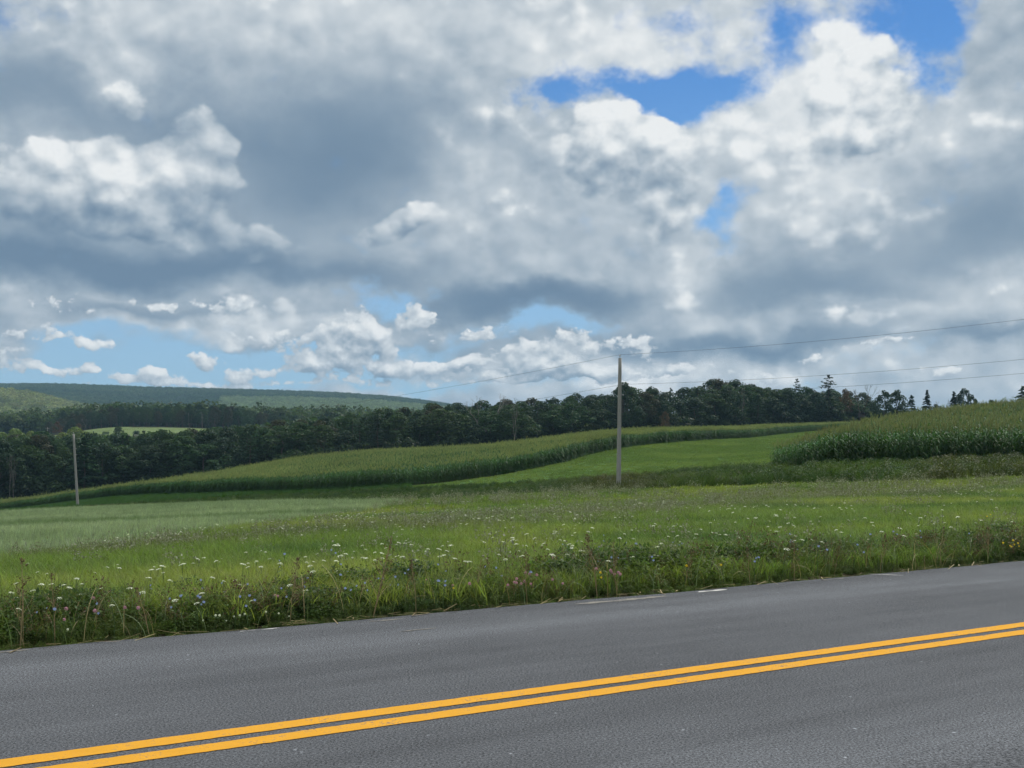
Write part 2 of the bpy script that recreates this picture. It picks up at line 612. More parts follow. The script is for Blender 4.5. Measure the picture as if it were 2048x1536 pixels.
COLS = {
    -600: [(12, 1240), (22, 1140), (60, 1070), (120, 1045), (165, 1042), (230, 1042), (310, 1045), (450, 1020), (600, 930), (720, 905), (1000, 890), (1500, 860), (1900, 792), (2400, 800), (3200, 782), (4800, 790)],
    0: [(12, 1232), (22, 1127), (60, 1056), (120, 1031), (165, 1027), (230, 1027), (270, 1021), (310, 1023), (450, 1010), (600, 905), (720, 882), (1000, 880), (1500, 850), (1900, 797), (2400, 806), (3200, 781), (4800, 795)],
    100: [(165, 1018), (230, 1014), (600, 895), (720, 872), (1000, 872), (1500, 855), (1900, 812), (2400, 812), (3200, 780)],
    200: [(12, 1225), (25, 1105), (60, 1045), (110, 1024), (147, 1013), (165, 1009), (215, 1000), (255, 1007), (300, 1005), (450, 990), (600, 888), (650, 872), (720, 857), (900, 862), (1300, 858), (1900, 845), (2400, 825), (3200, 784), (4800, 800)],
    400: [(12, 1218), (26, 1085), (60, 1035), (100, 1018), (125, 1012), (150, 1000), (170, 991), (230, 975), (300, 985), (450, 985), (600, 884), (650, 870), (720, 857), (900, 862), (1300, 858), (1900, 850), (2400, 832), (3200, 790), (4800, 805)],
    600: [(12, 1212), (27, 1075), (50, 1035), (90, 1013), (120, 1006), (150, 984), (230, 938), (300, 950), (450, 940), (600, 885), (720, 868), (900, 862), (1900, 850), (2400, 828), (3200, 795), (4800, 810)],
    800: [(12, 1207), (27, 1070), (50, 1030), (80, 1008), (110, 995), (140, 973), (230, 921), (300, 925), (450, 915), (600, 885), (900, 866), (1900, 852), (2400, 834), (3200, 807), (4800, 820)],
    1000: [(12, 1200), (27, 1066), (50, 1020), (80, 998), (110, 982), (142, 952), (230, 913), (330, 905), (450, 895), (600, 885), (900, 870), (1900, 860), (3200, 835), (4800, 840)],
    1240: [(13, 1175), (27, 1058), (50, 1005), (82, 978), (105, 958), (186, 897), (230, 883), (330, 880), (420, 875), (900, 872), (3200, 860)],
    1500: [(14.5, 1155), (28, 1050), (50, 996), (80, 952), (95, 938), (180, 905), (260, 878), (300, 872), (420, 865), (900, 868), (3200, 870)],
    1700: [(28, 1045), (50, 988), (86, 932), (130, 891), (180, 884), (260, 869), (360, 861), (420, 858), (900, 868), (3200, 870)],
    2048: [(17, 1112), (28, 1034), (50, 972), (86, 925), (130, 864), (160, 841), (250, 845), (420, 850), (900, 868), (3200, 870)],
    2600: [(22, 1062), (34, 1008), (50, 968), (86, 918), (130, 862), (160, 828), (250, 835), (420, 850), (900, 868), (3200, 870)],
}


class Spline2:
    """thin plate spline of photograph row against column and log distance"""
    def __init__(self):
        P, V = [], []
        for px, lst in COLS.items():
            for (Y, py) in lst:
                P.append(self.key(px, Y))
                V.append((HORIZON - py) / FPX)
        P, V = np.array(P), np.array(V)
        n = len(P)
        K = self.phi(P, P) + 2e-4 * np.eye(n)
        Q = np.hstack([np.ones((n, 1)), P])
        A = np.block([[K, Q], [Q.T, np.zeros((3, 3))]])
        sol = np.linalg.solve(A, np.concatenate([V, np.zeros(3)]))
        self.P, self.w, self.a = P, sol[:n], sol[n:]

    @staticmethod
    def key(px, Y):
        return np.stack([np.asarray(px, float) / 600.0, np.log(np.asarray(Y, float)) * 2.0], -1)

    @staticmethod
    def phi(A, B):
        d2 = ((A[:, None, :] - B[None, :, :]) ** 2).sum(-1)
        return 0.5 * d2 * np.log(d2 + 1e-12)

    def __call__(self, px, Y):
        k = self.key(px, Y).reshape(-1, 2)
        out = np.empty(len(k))
        for i in range(0, len(k), 20000):
            s = k[i:i + 20000]
            out[i:i + 20000] = self.phi(s, self.P) @ self.w + self.a[0] + s @ self.a[1:]
        return out.reshape(np.shape(Y))


LAND = Spline2()


def ground_z(x, y):
    x = np.asarray(x, float)
    y = np.asarray(y, float)
    yy = np.maximum(y, 10.0)
    px = np.clip(1024 + FPX * x / np.maximum(yy, np.abs(x) * 0.9), -700, 2700)
    r = np.clip(np.maximum(yy, np.abs(x) * 0.9), 11.0, 4800.0)
    z = EYE + LAND(px, r) * r
    d = road_d(x, y)
    z = z * smoothstep(d, 10.0, 15.0)
    z = z + 0.25 * (fbm(x, y, 14.0, 3, 3) - 0.5) * smoothstep(d, 12.0, 24.0)
    z = np.where(d < D_EDGE + 0.2, -0.03 - 0.05 * smoothstep(D_EDGE + 0.2 - d, 0, 0.3), z)
    # beyond the near shoulder the ground runs level
    return np.where(d < D_NEAR - 0.3, -0.05, z)


def project(x, y, z):
    return 1024 + FPX * x / y, HORIZON - FPX * (z - EYE) / y


def on_ray(px, py, h=0.0, y0=9.0, y1=400.0):
    """where something h metres above the ground shows at (px, py)"""
    edge = (D_EDGE + 0.16) / (RN[1] + RN[0] * (px - 1024) / FPX)
    ys = np.exp(np.linspace(math.log(max(y0, edge)), math.log(y1), 400))
    xs = (px - 1024) / FPX * ys
    rows = project(xs, ys, ground_z(xs, ys) + h)[1]
    below = np.nonzero(rows <= py)[0]
    i = int(below[0]) if len(below) else len(ys) - 1
    return float(xs[i]), float(ys[i]), float(ground_z(xs[i:i + 1], ys[i:i + 1])[0])


def curve(*pts):
    a = np.array(pts, float)
    return lambda q: np.interp(q, a[:, 0], a[:, 1])


# borders between the fields, as rows of the photograph against columns
oat_low = curve((-400, 1165), (0, 1126), (150, 1112), (280, 1096), (400, 1075), (520, 1058), (640, 1042), (720, 1028), (790, 1012), (800, 1009))
oat_top = curve((-400, 1050), (0, 1035), (150, 1026), (300, 1020), (500, 1014), (790, 1010), (800, 1010))
bank_low = curve((-400, 1050), (0, 1035), (150, 1026), (300, 1020), (500, 1014), (700, 1010), (860, 1000), (1000, 992), (1240, 982), (1450, 976), (1600, 970), (1850, 965), (2048, 958), (2500, 950))
bank_top = curve((-400, 1048), (0, 1031), (150, 1018), (300, 1004), (500, 992), (700, 983), (860, 974), (1000, 968), (1240, 959), (1450, 940), (1600, 936), (1850, 932), (2048, 926), (2500, 920))
brown_mid = curve((0, 1135), (300, 1108), (700, 1068), (1000, 1052), (1400, 1026), (1800, 990), (2048, 972))
corn_front = curve((-300, 262), (0, 232), (200, 213), (400, 170), (600, 150), (700, 145), (800, 141), (900, 140), (1000, 143), (1120, 158), (1240, 186), (1380, 222), (1500, 262), (1640, 350), (1760, 380))
corn_back = curve((-300, 285), (0, 268), (200, 256), (400, 250), (700, 262), (1000, 270), (1240, 290), (1500, 340), (1640, 400), (1760, 400))

# the ground itself, one sheet in rings round the camera
def build_ground():
    az = np.concatenate([np.radians(np.arange(-180, -42, 3.0)), np.radians(np.arange(-42, 42, 0.25)), np.radians(np.arange(42, 180, 3.0))])
    r = np.concatenate([[0.4, 0.9, 1.6, 2.6, 4.0, 6.0], np.exp(np.linspace(math.log(7.5), math.log(6200), 270))])
    A, R = np.meshgrid(az, r, indexing='ij')
    X, Y = R * np.sin(A), R * np.cos(A)
    Z = ground_z(X, Y)
    na, nr = len(az), len(r)
    V = np.stack([X, Y, Z], -1).reshape(-1, 3)
    V = np.vstack([V, [[0, 0, -0.05]]])
    ii, jj = np.meshgrid(np.arange(na), np.arange(nr - 1), indexing='ij')
    i2 = (ii + 1) % na
    F = np.stack([ii * nr + jj, ii * nr + jj + 1, i2 * nr + jj + 1, i2 * nr + jj], -1).reshape(-1, 4).tolist()
    c = len(V) - 1
    F += [(c, i * nr, ((i + 1) % na) * nr) for i in range(na)]
    me = mesh_from('ground', V, F, [], True)
    # what covers it where
    x, y, z = V.T
    front = y > 8
    px, py = project(x, np.where(front, y, 8.0), z)
    d = road_d(x, y)
    g = np.tile(np.array([0.055, 0.085, 0.026]), (len(V), 1))
    def put(mask, c):
        g[mask & front] = c
    put((px < 800) & (py < oat_low(px)) & (py > oat_top(px)) & (y < 170), (0.10, 0.15, 0.075))
    put((py < bank_low(px)) & (py > bank_top(px)) & (y > 40) & (y < 190), (0.035, 0.055, 0.02))
    hay = (px > 820) & (py < bank_top(px)) & (y < corn_front(px) + 1) & (y > 60)
    put(hay, (0.06, 0.125, 0.028))
    put((y > corn_front(px)) & (y < corn_back(px)), (0.05, 0.05, 0.03))
    put(y > corn_back(px) - 4, (0.03, 0.035, 0.02))
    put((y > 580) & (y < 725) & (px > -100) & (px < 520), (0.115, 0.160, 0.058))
    put(y > 760, (0.03, 0.05, 0.025))
    g[(d < D_NEAR)] = (0.13, 0.12, 0.10)
    g[(d < -2)] = (0.05, 0.08, 0.025)
    edge = (d > D_EDGE - 0.3) & (d < D_EDGE + 0.35)
    g[edge] = (0.07, 0.06, 0.04)
    a = me.attributes.new('cover', 'FLOAT_COLOR', 'POINT')
    a.data.foreach_set('color', np.hstack([g, np.ones((len(g), 1))]).astype(np.float32).ravel())
    m, t, k, out = new_mat('ground_cover')
    at = k.new('ShaderNodeAttribute')
    at.attribute_name = 'cover'
    ge = k.new('ShaderNodeNewGeometry')
    n1 = k.noise(ge.outputs['Position'], 0.35, 8.0, 0.65)
    n2 = k.noise(ge.outputs['Position'], 6.0, 4.0, 0.6)
    f = k.m('MULTIPLY', k.m('MULTIPLY_ADD', n1, 1.0, 0.5), k.m('MULTIPLY_ADD', n2, 1.2, 0.4))
    c3 = k.new('ShaderNodeCombineXYZ')
    for i in range(3):
        k.put(c3.inputs[i], f)
    b = k.new('ShaderNodeBsdfPrincipled')
    k.put(b.inputs['Base Color'], k.v('MULTIPLY', at.outputs['Color'], c3.outputs[0]))
    b.inputs['Roughness'].default_value = 0.95
    b.inputs['Specular IOR Level'].default_value = 0.1
    bp = k.new('ShaderNodeBump')
    bp.inputs['Distance'].default_value = 0.08
    k.put(bp.inputs['Height'], n2)
    k.put(b.inputs['Normal'], bp.outputs[0])
    t.links.new(b.outputs[0], out.inputs[0])
    me.materials.append(m)
    tag(obj('ground', me), 'rolling ground of meadow and farm fields beyond the road', 'ground', kind='structure')


build_ground()


# ------------------------------------------------------------------ the road
def road_point(s, d, z=0.0):
    return (RD[0] * s + RN[0] * d, RD[1] * s + RN[1] * d, z)


def asphalt_mat():
    m, t, k, out = new_mat('asphalt')
    ge = k.new('ShaderNodeNewGeometry')
    P = ge.outputs['Position']
    # along / across the road
    along = k.v('DOT_PRODUCT', P, (RD[0], RD[1], 0))
    across = k.v('DOT_PRODUCT', P, (RN[0], RN[1], 0))
    c = k.new('ShaderNodeCombineXYZ')
    k.put(c.inputs[0], k.m('MULTIPLY', along, 0.12))
    k.put(c.inputs[1], across)
    streak = k.noise(c.outputs[0], 2.2, 5.0, 0.6)
    grain = k.noise(P, 70.0, 3.0, 0.8)
    vor = k.voronoi(P, 50.0)
    patch = k.noise(P, 0.9, 5.0, 0.6)
    f = k.m('MULTIPLY_ADD', streak, 0.8, 0.60)
    f = k.m('MULTIPLY', f, k.m('MULTIPLY_ADD', patch, 0.35, 0.83))
    sp = k.m('MAXIMUM', k.m('MULTIPLY_ADD', grain, 5.6, -1.8), 0.15)
    f = k.m('MULTIPLY', f, sp)
    chips = k.smooth(vor, 0.24, 0.10)
    f = k.m('MULTIPLY_ADD', chips, 0.5, f)
    # scattered pale stones
    stone = k.m('MULTIPLY', k.smooth(k.voronoi(P, 6.5), 0.085, 0.045), k.smooth(k.noise(P, 3.0, 2.0, 0.5), 0.54, 0.60))
    f = k.m('MULTIPLY_ADD', stone, 2.2, f)
    # tyre-polished wheel tracks are a little paler
    w1 = k.m('POWER', 0.5, k.m('POWER', k.m('MULTIPLY_ADD', across, 2.4, -2.4 * 4.25), 2.0))
    w2 = k.m('POWER', 0.5, k.m('POWER', k.m('MULTIPLY_ADD', across, 2.4, -2.4 * 8.9), 2.0))
    f = k.m('MULTIPLY', f, k.m('MULTIPLY_ADD', k.m('ADD', w1, w2), 0.26, 0.92))
    c3 = k.new('ShaderNodeCombineXYZ')
    for i, q in enumerate((0.088, 0.094, 0.103)):
        k.put(c3.inputs[i], k.m('MULTIPLY', f, q))
    b = k.new('ShaderNodeBsdfPrincipled')
    k.put(b.inputs['Base Color'], c3.outputs[0])
    b.inputs['Roughness'].default_value = 0.95
    b.inputs['Specular IOR Level'].default_value = 0.08
    bp = k.new('ShaderNodeBump')
    bp.inputs['Distance'].default_value = 0.003
    bp.inputs['Strength'].default_value = 0.6
    k.put(bp.inputs['Height'], k.m('ADD', grain, k.m('MULTIPLY', vor, 0.8)))
    k.put(b.inputs['Normal'], bp.outputs[0])
    t.links.new(b.outputs[0], out.inputs[0])
    return m


def build_road():
    s = np.concatenate([np.arange(-300, -25, 5.0), np.arange(-25, 45, 0.16), np.arange(45, 400, 5.0)])
    prof = [(D_NEAR - 0.02, -0.06), (D_NEAR, -0.02), (4.2, 0.0), (6.3, 0.0), (8.2, 0.0), (D_EDGE, 0.0), (D_EDGE + 0.02, -0.05)]
    V, F = [], []
    for si in s:
        j = 0.05 * (vnoise(si, 0, 0.5, 5) - 0.5) + 0.10 * (vnoise(si, 0, 2.2, 9) - 0.5)
        for q, (d, z) in enumerate(prof):
            V.append(road_point(si, d + (j if q >= 5 else (-j if q < 2 else 0)), z))
    n = len(prof)
    for i in range(len(s) - 1):
        for q in range(n - 1):
            F.append((i * n + q, (i + 1) * n + q, (i + 1) * n + q + 1, i * n + q + 1))
    me = mesh_from('road', V, F, [asphalt_mat()])
    tag(obj('road', me), 'grey two-lane asphalt road crossing the foreground', 'road', kind='structure')


build_road()


def paint_mat(name, c, wear):
    m, t, k, out = new_mat(name)
    ge = k.new('ShaderNodeNewGeometry')
    P = ge.outputs['Position']
    n = k.noise(P, 60.0, 4.0, 0.7)
    n2 = k.noise(P, 5.0, 5.0, 0.6)
    w = k.smooth(k.m('ADD', k.m('MULTIPLY', n, 0.6), k.m('MULTIPLY', n2, 0.4)), wear, wear + 0.12)
    shade = k.m('MULTIPLY_ADD', n2, 0.3, 0.85)
    c3 = k.new('ShaderNodeCombineXYZ')
    for i in range(3):
        k.put(c3.inputs[i], k.m('MULTIPLY', shade, c[i]))
    b = k.new('ShaderNodeBsdfPrincipled')
    k.put(b.inputs['Base Color'], k.mix(w, c3.outputs[0], (0.13, 0.13, 0.13, 1)))
    b.inputs['Roughness'].default_value = 0.9
    b.inputs['Specular IOR Level'].default_value = 0.08
    bp = k.new('ShaderNodeBump')
    bp.inputs['Distance'].default_value = 0.004
    bp.inputs['Strength'].default_value = 0.6
    k.put(bp.inputs['Height'], k.noise(P, 120.0, 2.0, 0.7))
    k.put(b.inputs['Normal'], bp.outputs[0])
    t.links.new(b.outputs[0], out.inputs[0])
    return m


YELLOW = paint_mat('yellow_road_paint', (0.60, 0.300, 0.030), 0.54)
WHITE = paint_mat('white_road_paint', (0.55, 0.55, 0.53), 0.48)
DUST = paint_mat('dusty_road_paint', (0.24, 0.23, 0.20), 0.46)


def stripe(name, s0, s1, d0, d1, mat, step, jit, label, taper=False):
    s = np.arange(s0, s1 + step * 0.5, step)
    V, F = [], []
    for i, si in enumerate(s):
        a = jit * (random.random() - 0.5)
        b = jit * (random.random() - 0.5)
        if taper:
            q = min(i, len(s) - 1 - i) / max(1, (len(s) - 1) * 0.25)
            q = min(1.0, 0.35 + q)
            mid = (d0 + d1) / 2
            V.append(road_point(si, mid + (d0 - mid) * q + a, 0.004))
            V.append(road_point(si, mid + (d1 - mid) * q + b, 0.004))
        else:
            V.append(road_point(si, d0 + a, 0.004))
            V.append(road_point(si, d1 + b, 0.004))
    for i in range(len(s) - 1):
        F.append((2 * i, 2 * i + 2, 2 * i + 3, 2 * i + 1))
    o = obj(name, mesh_from(name, V, F, [mat]))
    return tag(o, label, 'road marking', kind='structure')


stripe('centre_line', -22, 42, 6.36, 6.52, YELLOW, 0.05, 0.008, 'farther solid yellow line of the double centre line')
stripe('centre_line', -22, 42, 6.10, 6.255, YELLOW, 0.05, 0.008, 'nearer solid yellow line of the double centre line')


def s_of(px, d):
    """distance along the road where column px meets offset d"""
    y = d / (RN[1] + RN[0] * (px - 1024) / FPX)
    x = (px - 1024) / FPX * y
    return RD[0] * x + RD[1] * y


for (a, b, d, w, lab, mt) in ((1395, 1452, 9.80, 0.07, 'short bright white scrap of worn edge line below the grass', WHITE),
                              (735, 800, 9.78, 0.04, 'faint white scrap of worn edge line left of the brown weeds', DUST),
                              (1150, 1330, 9.72, 0.10, 'pale dusty streak of worn edge line by the pink clover', DUST),
                              (-40, 60, 9.90, 0.04, 'thin white trace of worn edge line at the left border', DUST),
                              (480, 560, 9.88, 0.03, 'thin pale trace of worn edge line under the dark weeds', WHITE),
                              (800, 868, 9.12, 0.025, 'short pale scratch on the far lane left of the pink clover', DUST),
                              (1640, 1690, 9.86, 0.03, 'thin pale trace of worn edge line below the corn hill', DUST)):
    stripe('edge_line', s_of(a, d), s_of(b, d), d - w / 2, d + w / 2, mt, 0.06, 0.03, lab, True)


def slanted_scrap():
    V, F = [], []
    n = 14
    for i in range(n):
        t = i / (n - 1)
        px = 1738 + 68 * t
        d = 10.0 - 0.33 * t
        s = s_of(px, d)
        w = 0.035 * math.sin(math.pi * (0.12 + 0.8 * t))
        V.append(road_point(s, d - w, 0.0045))
        V.append(road_point(s, d + w, 0.0045))
    for i in range(n - 1):
        F.append((2 * i, 2 * i + 2, 2 * i + 3, 2 * i + 1))
    tag(obj('edge_line', mesh_from('edge_line', V, F, [WHITE])), 'slanting white scrap of paint at the far asphalt edge', 'road marking', kind='structure')


slanted_scrap()

# ------------------------------------------------------------------ plant materials
GRASS = leaf_mat('grass_blades', (1, 1, 1), 0.42, 0.30, 'tint', 0.10, 0.02)
WEED = leaf_mat('weed_leaves', (1, 1, 1), 0.35, 0.35, 'tint', 0.12, 0.03)
STRAW = leaf_mat('dry_straw', (0.30, 0.23, 0.12), 0.20, 0.35, None, 0.2, 0.02)
SEED = leaf_mat('grey_seed_heads', (0.26, 0.27, 0.19), 0.15, 0.40, None, 0.1, 0.03)
PALE_STEM = leaf_mat('pale_green_stems', (0.16, 0.20, 0.09), 0.25, 0.35, None, 0.3, 0.03)
BROWN_SEED = leaf_mat('brown_seed', (0.125, 0.085, 0.050), 0.10, 0.40, None, 0.1, 0.03)
STEM = plain_mat('green_stem', (0.07, 0.12, 0.035), 0.7)
PETAL_W = leaf_mat('white_petals', (0.80, 0.82, 0.74), 0.30, 0.10, None, 0.2, 0.0)
PETAL_B = leaf_mat('blue_petals', (0.33, 0.40, 0.70), 0.30, 0.15, None, 0.2, 0.01)
PETAL_P = leaf_mat('pink_petals', (0.52, 0.27, 0.38), 0.25, 0.20, None, 0.2, 0.01)
PETAL_Y = leaf_mat('yellow_petals', (0.80, 0.58, 0.03), 0.25, 0.15, None, 0.2, 0.0)
CORN_LEAF = leaf_mat('corn_leaves', (0.054, 0.116, 0.040), 0.35, 0.35, None, 0.12, 0.03, 0.14)
CORN_TASSEL = leaf_mat('corn_tassels', (0.215, 0.240, 0.104), 0.30, 0.40, None, 0.1, 0.05, 0.14)
GREEN_TASSEL = leaf_mat('green_corn_tassels', (0.160, 0.175, 0.088), 0.30, 0.40, None, 0.1, 0.04, 0.14)
BARK = plain_mat('grey_brown_bark', (0.115, 0.095, 0.078), 0.95, 0.35, 3.0, 0.6, (3, 3, 0.6), 0.1)
BARK_PALE = plain_mat('pale_dead_bark', (0.20, 0.19, 0.17), 0.95, 0.30, 3.0, 0.6, (3, 3, 0.6), 0.1)


def unit(v):
    return v / (np.linalg.norm(v) + 1e-9)


# ------------------------------------------------------------------ small plants
def grass_clump(rng, n, rad, h, w, bend, mat, segs=3):
    g = Geo()
    for i in range(n):
        a = rng.uniform(0, 2 * math.pi)
        r = rad * math.sqrt(rng.uniform())
        p = np.array([r * math.cos(a), r * math.sin(a), -0.03])
        hh = h * rng.uniform(0.55, 1.1)
        b = bend * rng.uniform(0.2, 1.3) * hh
        dr = rng.uniform(0, 2 * math.pi)
        out = np.array([math.cos(dr), math.sin(dr), 0])
        side = np.array([-math.sin(dr), math.cos(dr), 0])
        pts, ws = [], []
        for s in range(segs + 1):
            t = s / segs
            pts.append(p + out * b * t * t + np.array([0, 0, hh * (t - 0.25 * bend * t * t)]))
            ws.append(w * (1 - t) ** 0.7 + 0.0012)
        g.ribbon(pts, ws, side)
    return g.mesh('grass_clump', [mat])


def leafy_clump(rng, n, rad, h, leaf, mat):
    """a mound of small broad leaves on thin stems"""
    g = Geo()
    for i in range(n):
        a = rng.uniform(0, 2 * math.pi)
        r = rad * math.sqrt(rng.uniform())
        z = h * rng.uniform(0.12, 1.0) * (1 - 0.45 * (r / rad) ** 2)
        c = np.array([r * math.cos(a), r * math.sin(a), z])
        nrm = unit(np.array([rng.normal(0, 0.55), rng.normal(0, 0.55), 1.0]))
        u = unit(np.cross(nrm, [math.cos(a * 3.1), math.sin(a * 3.1), 0.1]))
        v = np.cross(nrm, u)
        L = leaf * rng.uniform(0.6, 1.4)
        g.quad(c - u * L * 0.15, c + v * L * 0.32 + u * L * 0.35, c + u * L, c - v * L * 0.32 + u * L * 0.35)
        if i % 6 == 0:
            g.ribbon([np.array([c[0] * 0.4, c[1] * 0.4, -0.03]), c * np.array([0.8, 0.8, 0.6]), c], [0.005, 0.005, 0.003], v)
    return g.mesh('leafy_clump', [mat])


def seed_stalks(rng, n, rad, h, mats, head=0.012, per=7):
    """wiry stems with scattered dry heads; material 0 stem, 1 heads"""
    g = Geo()
    for i in range(n):
        a = rng.uniform(0, 2 * math.pi)
        r = rad * math.sqrt(rng.uniform())
        p = np.array([r * math.cos(a), r * math.sin(a), -0.03])
        lean = np.array([rng.normal(0, 0.13), rng.normal(0, 0.13), 1.0]) * h * rng.uniform(0.6, 1.1)
        side = unit(np.array([rng.normal(), rng.normal(), 0]))
        g.ribbon([p, p + lean * 0.5, p + lean], [0.006, 0.005, 0.003], side, 0)
        for q in range(per):
            c = p + lean * rng.uniform(0.62, 1.0) + rng.normal(0, 0.025, 3)
            u, v = unit(rng.normal(size=3)), unit(rng.normal(size=3))
            s = head * rng.uniform(0.6, 1.5)
            g.quad(c - u * s, c - v * s, c + u * s, c + v * s, 1)
    return g.mesh('seed_stalks', list(mats))


krng = np.random.default_rng(4)
KIT_GRASS = [grass_clump(krng, 46, 0.17, 0.30, 0.010, 0.75, GRASS) for i in range(6)]
KIT_TALL = [grass_clump(krng, 30, 0.15, 0.52, 0.011, 0.85, GRASS, 4) for i in range(4)]
KIT_SHORT = [grass_clump(krng, 60, 0.35, 0.16, 0.022, 0.6, GRASS, 2) for i in range(4)]
KIT_OAT = [grass_clump(krng, 60, 0.40, 0.45, 0.020, 0.35, GRASS, 2) for i in range(4)]
KIT_LEAFY = [leafy_clump(krng, 190, 0.20, 0.32, 0.040, WEED) for i in range(5)]
KIT_BUSH = [leafy_clump(krng, 420, 0.50, 0.85, 0.085, WEED) for i in range(4)]
KIT_DRY = [seed_stalks(krng, 7, 0.12, 0.46, (GRASS, BROWN_SEED), 0.010, 12) for i in range(4)]
KIT_SEED = [seed_stalks(krng, 14, 0.22, 0.42, (GRASS, SEED), 0.014) for i in range(4)]


def sector(n, y0, y1, p0=-220, p1=2330):
    y = np.sqrt(RNG.uniform(size=n) * (y1 * y1 - y0 * y0) + y0 * y0)
    px = RNG.uniform(p0, p1, n)
    x = (px - 1024) / FPX * y
    z = ground_z(x, y)
    return x, y, z, px, project(x, y, z)[1], road_d(x, y)


def pick(mask, *arrs):
    return [a[mask] for a in arrs]


def blend(a, b, w):
    w = np.clip(w, 0, 1)[:, None]
    return np.asarray(a) * (1 - w) + np.asarray(b) * w


def in_oats(px, py, y):
    return (px < 800) & (py < oat_low(px) + 2) & (py > oat_top(px)) & (y < 175)


def in_bank(px, py, y):
    return (py <= bank_low(px)) & (py >= bank_top(px)) & (y > 45) & (y < 190)


def meadow_tint(x, y, px, py):
    n = len(x)
    a = fbm(x, y, 5.0, 21, 4)
    b = fbm(x * 0.6, y, 2.2, 33, 3)
    t = blend(np.tile((0.150, 0.218, 0.056), (n, 1)), (0.235, 0.275, 0.072), (a - 0.45) * 4)
    t = blend(t, (0.070, 0.130, 0.036), (b - 0.55) * 4)
    # dry, greyish brown belt of spent plants
    w = np.exp(-((py - brown_mid(px)) / (10 + 0.005 * np.abs(px - 300))) ** 2)
    w = w * np.clip((fbm(x * 0.5, y, 3.0, 8, 3) - 0.30) * 4, 0, 1)
    t = blend(t, (0.130, 0.140, 0.082), w * 0.55)
    return t * RNG.uniform(0.8, 1.2, (n, 1)), w


def build_meadow():
    x, y, z, px, py, d = sector(52000, 10.5, 46)
    keep = (d > D_EDGE + 0.35) & ~in_oats(px, py, y)
    x, y, z, px, py, d = pick(keep, x, y, z, px, py, d)
    t, w = meadow_tint(x, y, px, py)
    s = RNG.uniform(0.7, 1.25, len(x))
    scatter('meadow_grass', np.stack([x, y, z], 1), KIT_GRASS, s, t, 0.14,
            label='bright green meadow grass beyond the roadside weeds', cat='grass')
    x, y, z, px, py, d = sector(60000, 40, 125)
    keep = ~in_oats(px, py, y) & ~in_bank(px, py, y) & (py > bank_low(px))
    x, y, z, px, py, d = pick(keep, x, y, z, px, py, d)
    t, w = meadow_tint(x, y, px, py)
    scatter('far_meadow_grass', np.stack([x, y, z], 1), KIT_SHORT, RNG.uniform(0.9, 1.7, len(x)), t, 0.14,
            label='mixed green and brown grass of the far meadow before the weedy bank', cat='grass')
    # spent grey-brown stalks through the belt
    x, y, z, px, py, d = sector(60000, 13, 95)
    w = np.exp(-((py - brown_mid(px)) / (13 + 0.006 * np.abs(px - 300))) ** 2)
    w = 0.28 * np.maximum(w, 0.12) * (1 - 0.4 * smoothstep(px, 1200, 1700)) * np.clip((fbm(x * 0.5, y, 3.0, 8, 3) - 0.30) * 4, 0.08, 1)
    keep = (RNG.uniform(size=len(x)) < w) & (d > D_EDGE + 2.0) & ~in_oats(px, py, y) & (py > bank_low(px))
    x, y, z, px, py, d = pick(keep, x, y, z, px, py, d)
    t = np.tile((0.11, 0.125, 0.06), (len(x), 1)) * RNG.uniform(0.7, 1.3, (len(x), 1))
    scatter('dry_meadow_stalks', np.stack([x, y, z], 1), KIT_SEED, RNG.uniform(0.7, 1.2, len(x)) * np.clip(y / 40, 1, 1.6), t, 0.12,
            label='belt of spent grey-brown stalks through the meadow', cat='dry plants')


def build_oats():
    x, y, z, px, py, d = sector(70000, 18, 185, -260, 830)
    keep = in_oats(px, py, y)
    x, y, z, px, py, d = pick(keep, x, y, z, px, py, d)
    n = len(x)
    row = fbm(x * 0.25 + y * 0.1, y, 3.0, 50, 3)
    t = blend(np.tile((0.225, 0.285, 0.192), (n, 1)), (0.300, 0.355, 0.255), (row - 0.45) * 5)
    t = blend(t, (0.120, 0.180, 0.085), (0.42 - row) * 4)
    scatter('young_grain', np.stack([x, y, z], 1), KIT_OAT, RNG.uniform(0.55, 1.1, n) * np.clip(y / 60, 0.75, 1.5), t * RNG.uniform(0.72, 1.25, (n, 1)), 0.16,
            label='pale grey-green field of grain sloping down at the left', cat='crop field')


def build_hay():
    x, y, z, px, py, d = sector(70000, 75, 380, 780, 1800)
    keep = (py < bank_top(px)) & (y < corn_front(px) - 0.5)
    x, y, z, px, py, d = pick(keep, x, y, z, px, py, d)
    n = len(x)
    a = fbm(x, y * 0.4, 6.0, 61, 3)
    t = blend(np.tile((0.118, 0.178, 0.056), (n, 1)), (0.155, 0.215, 0.068), (a - 0.45) * 4)
    scatter('mown_hay_strip', np.stack([x, y, z], 1), KIT_SHORT, RNG.uniform(0.9, 1.4, n) * np.clip(y / 130, 1, 2), t * RNG.uniform(0.88, 1.12, (n, 1)), 0.1,
            label='mown bright green hay strip between the two stands of corn', cat='grass')


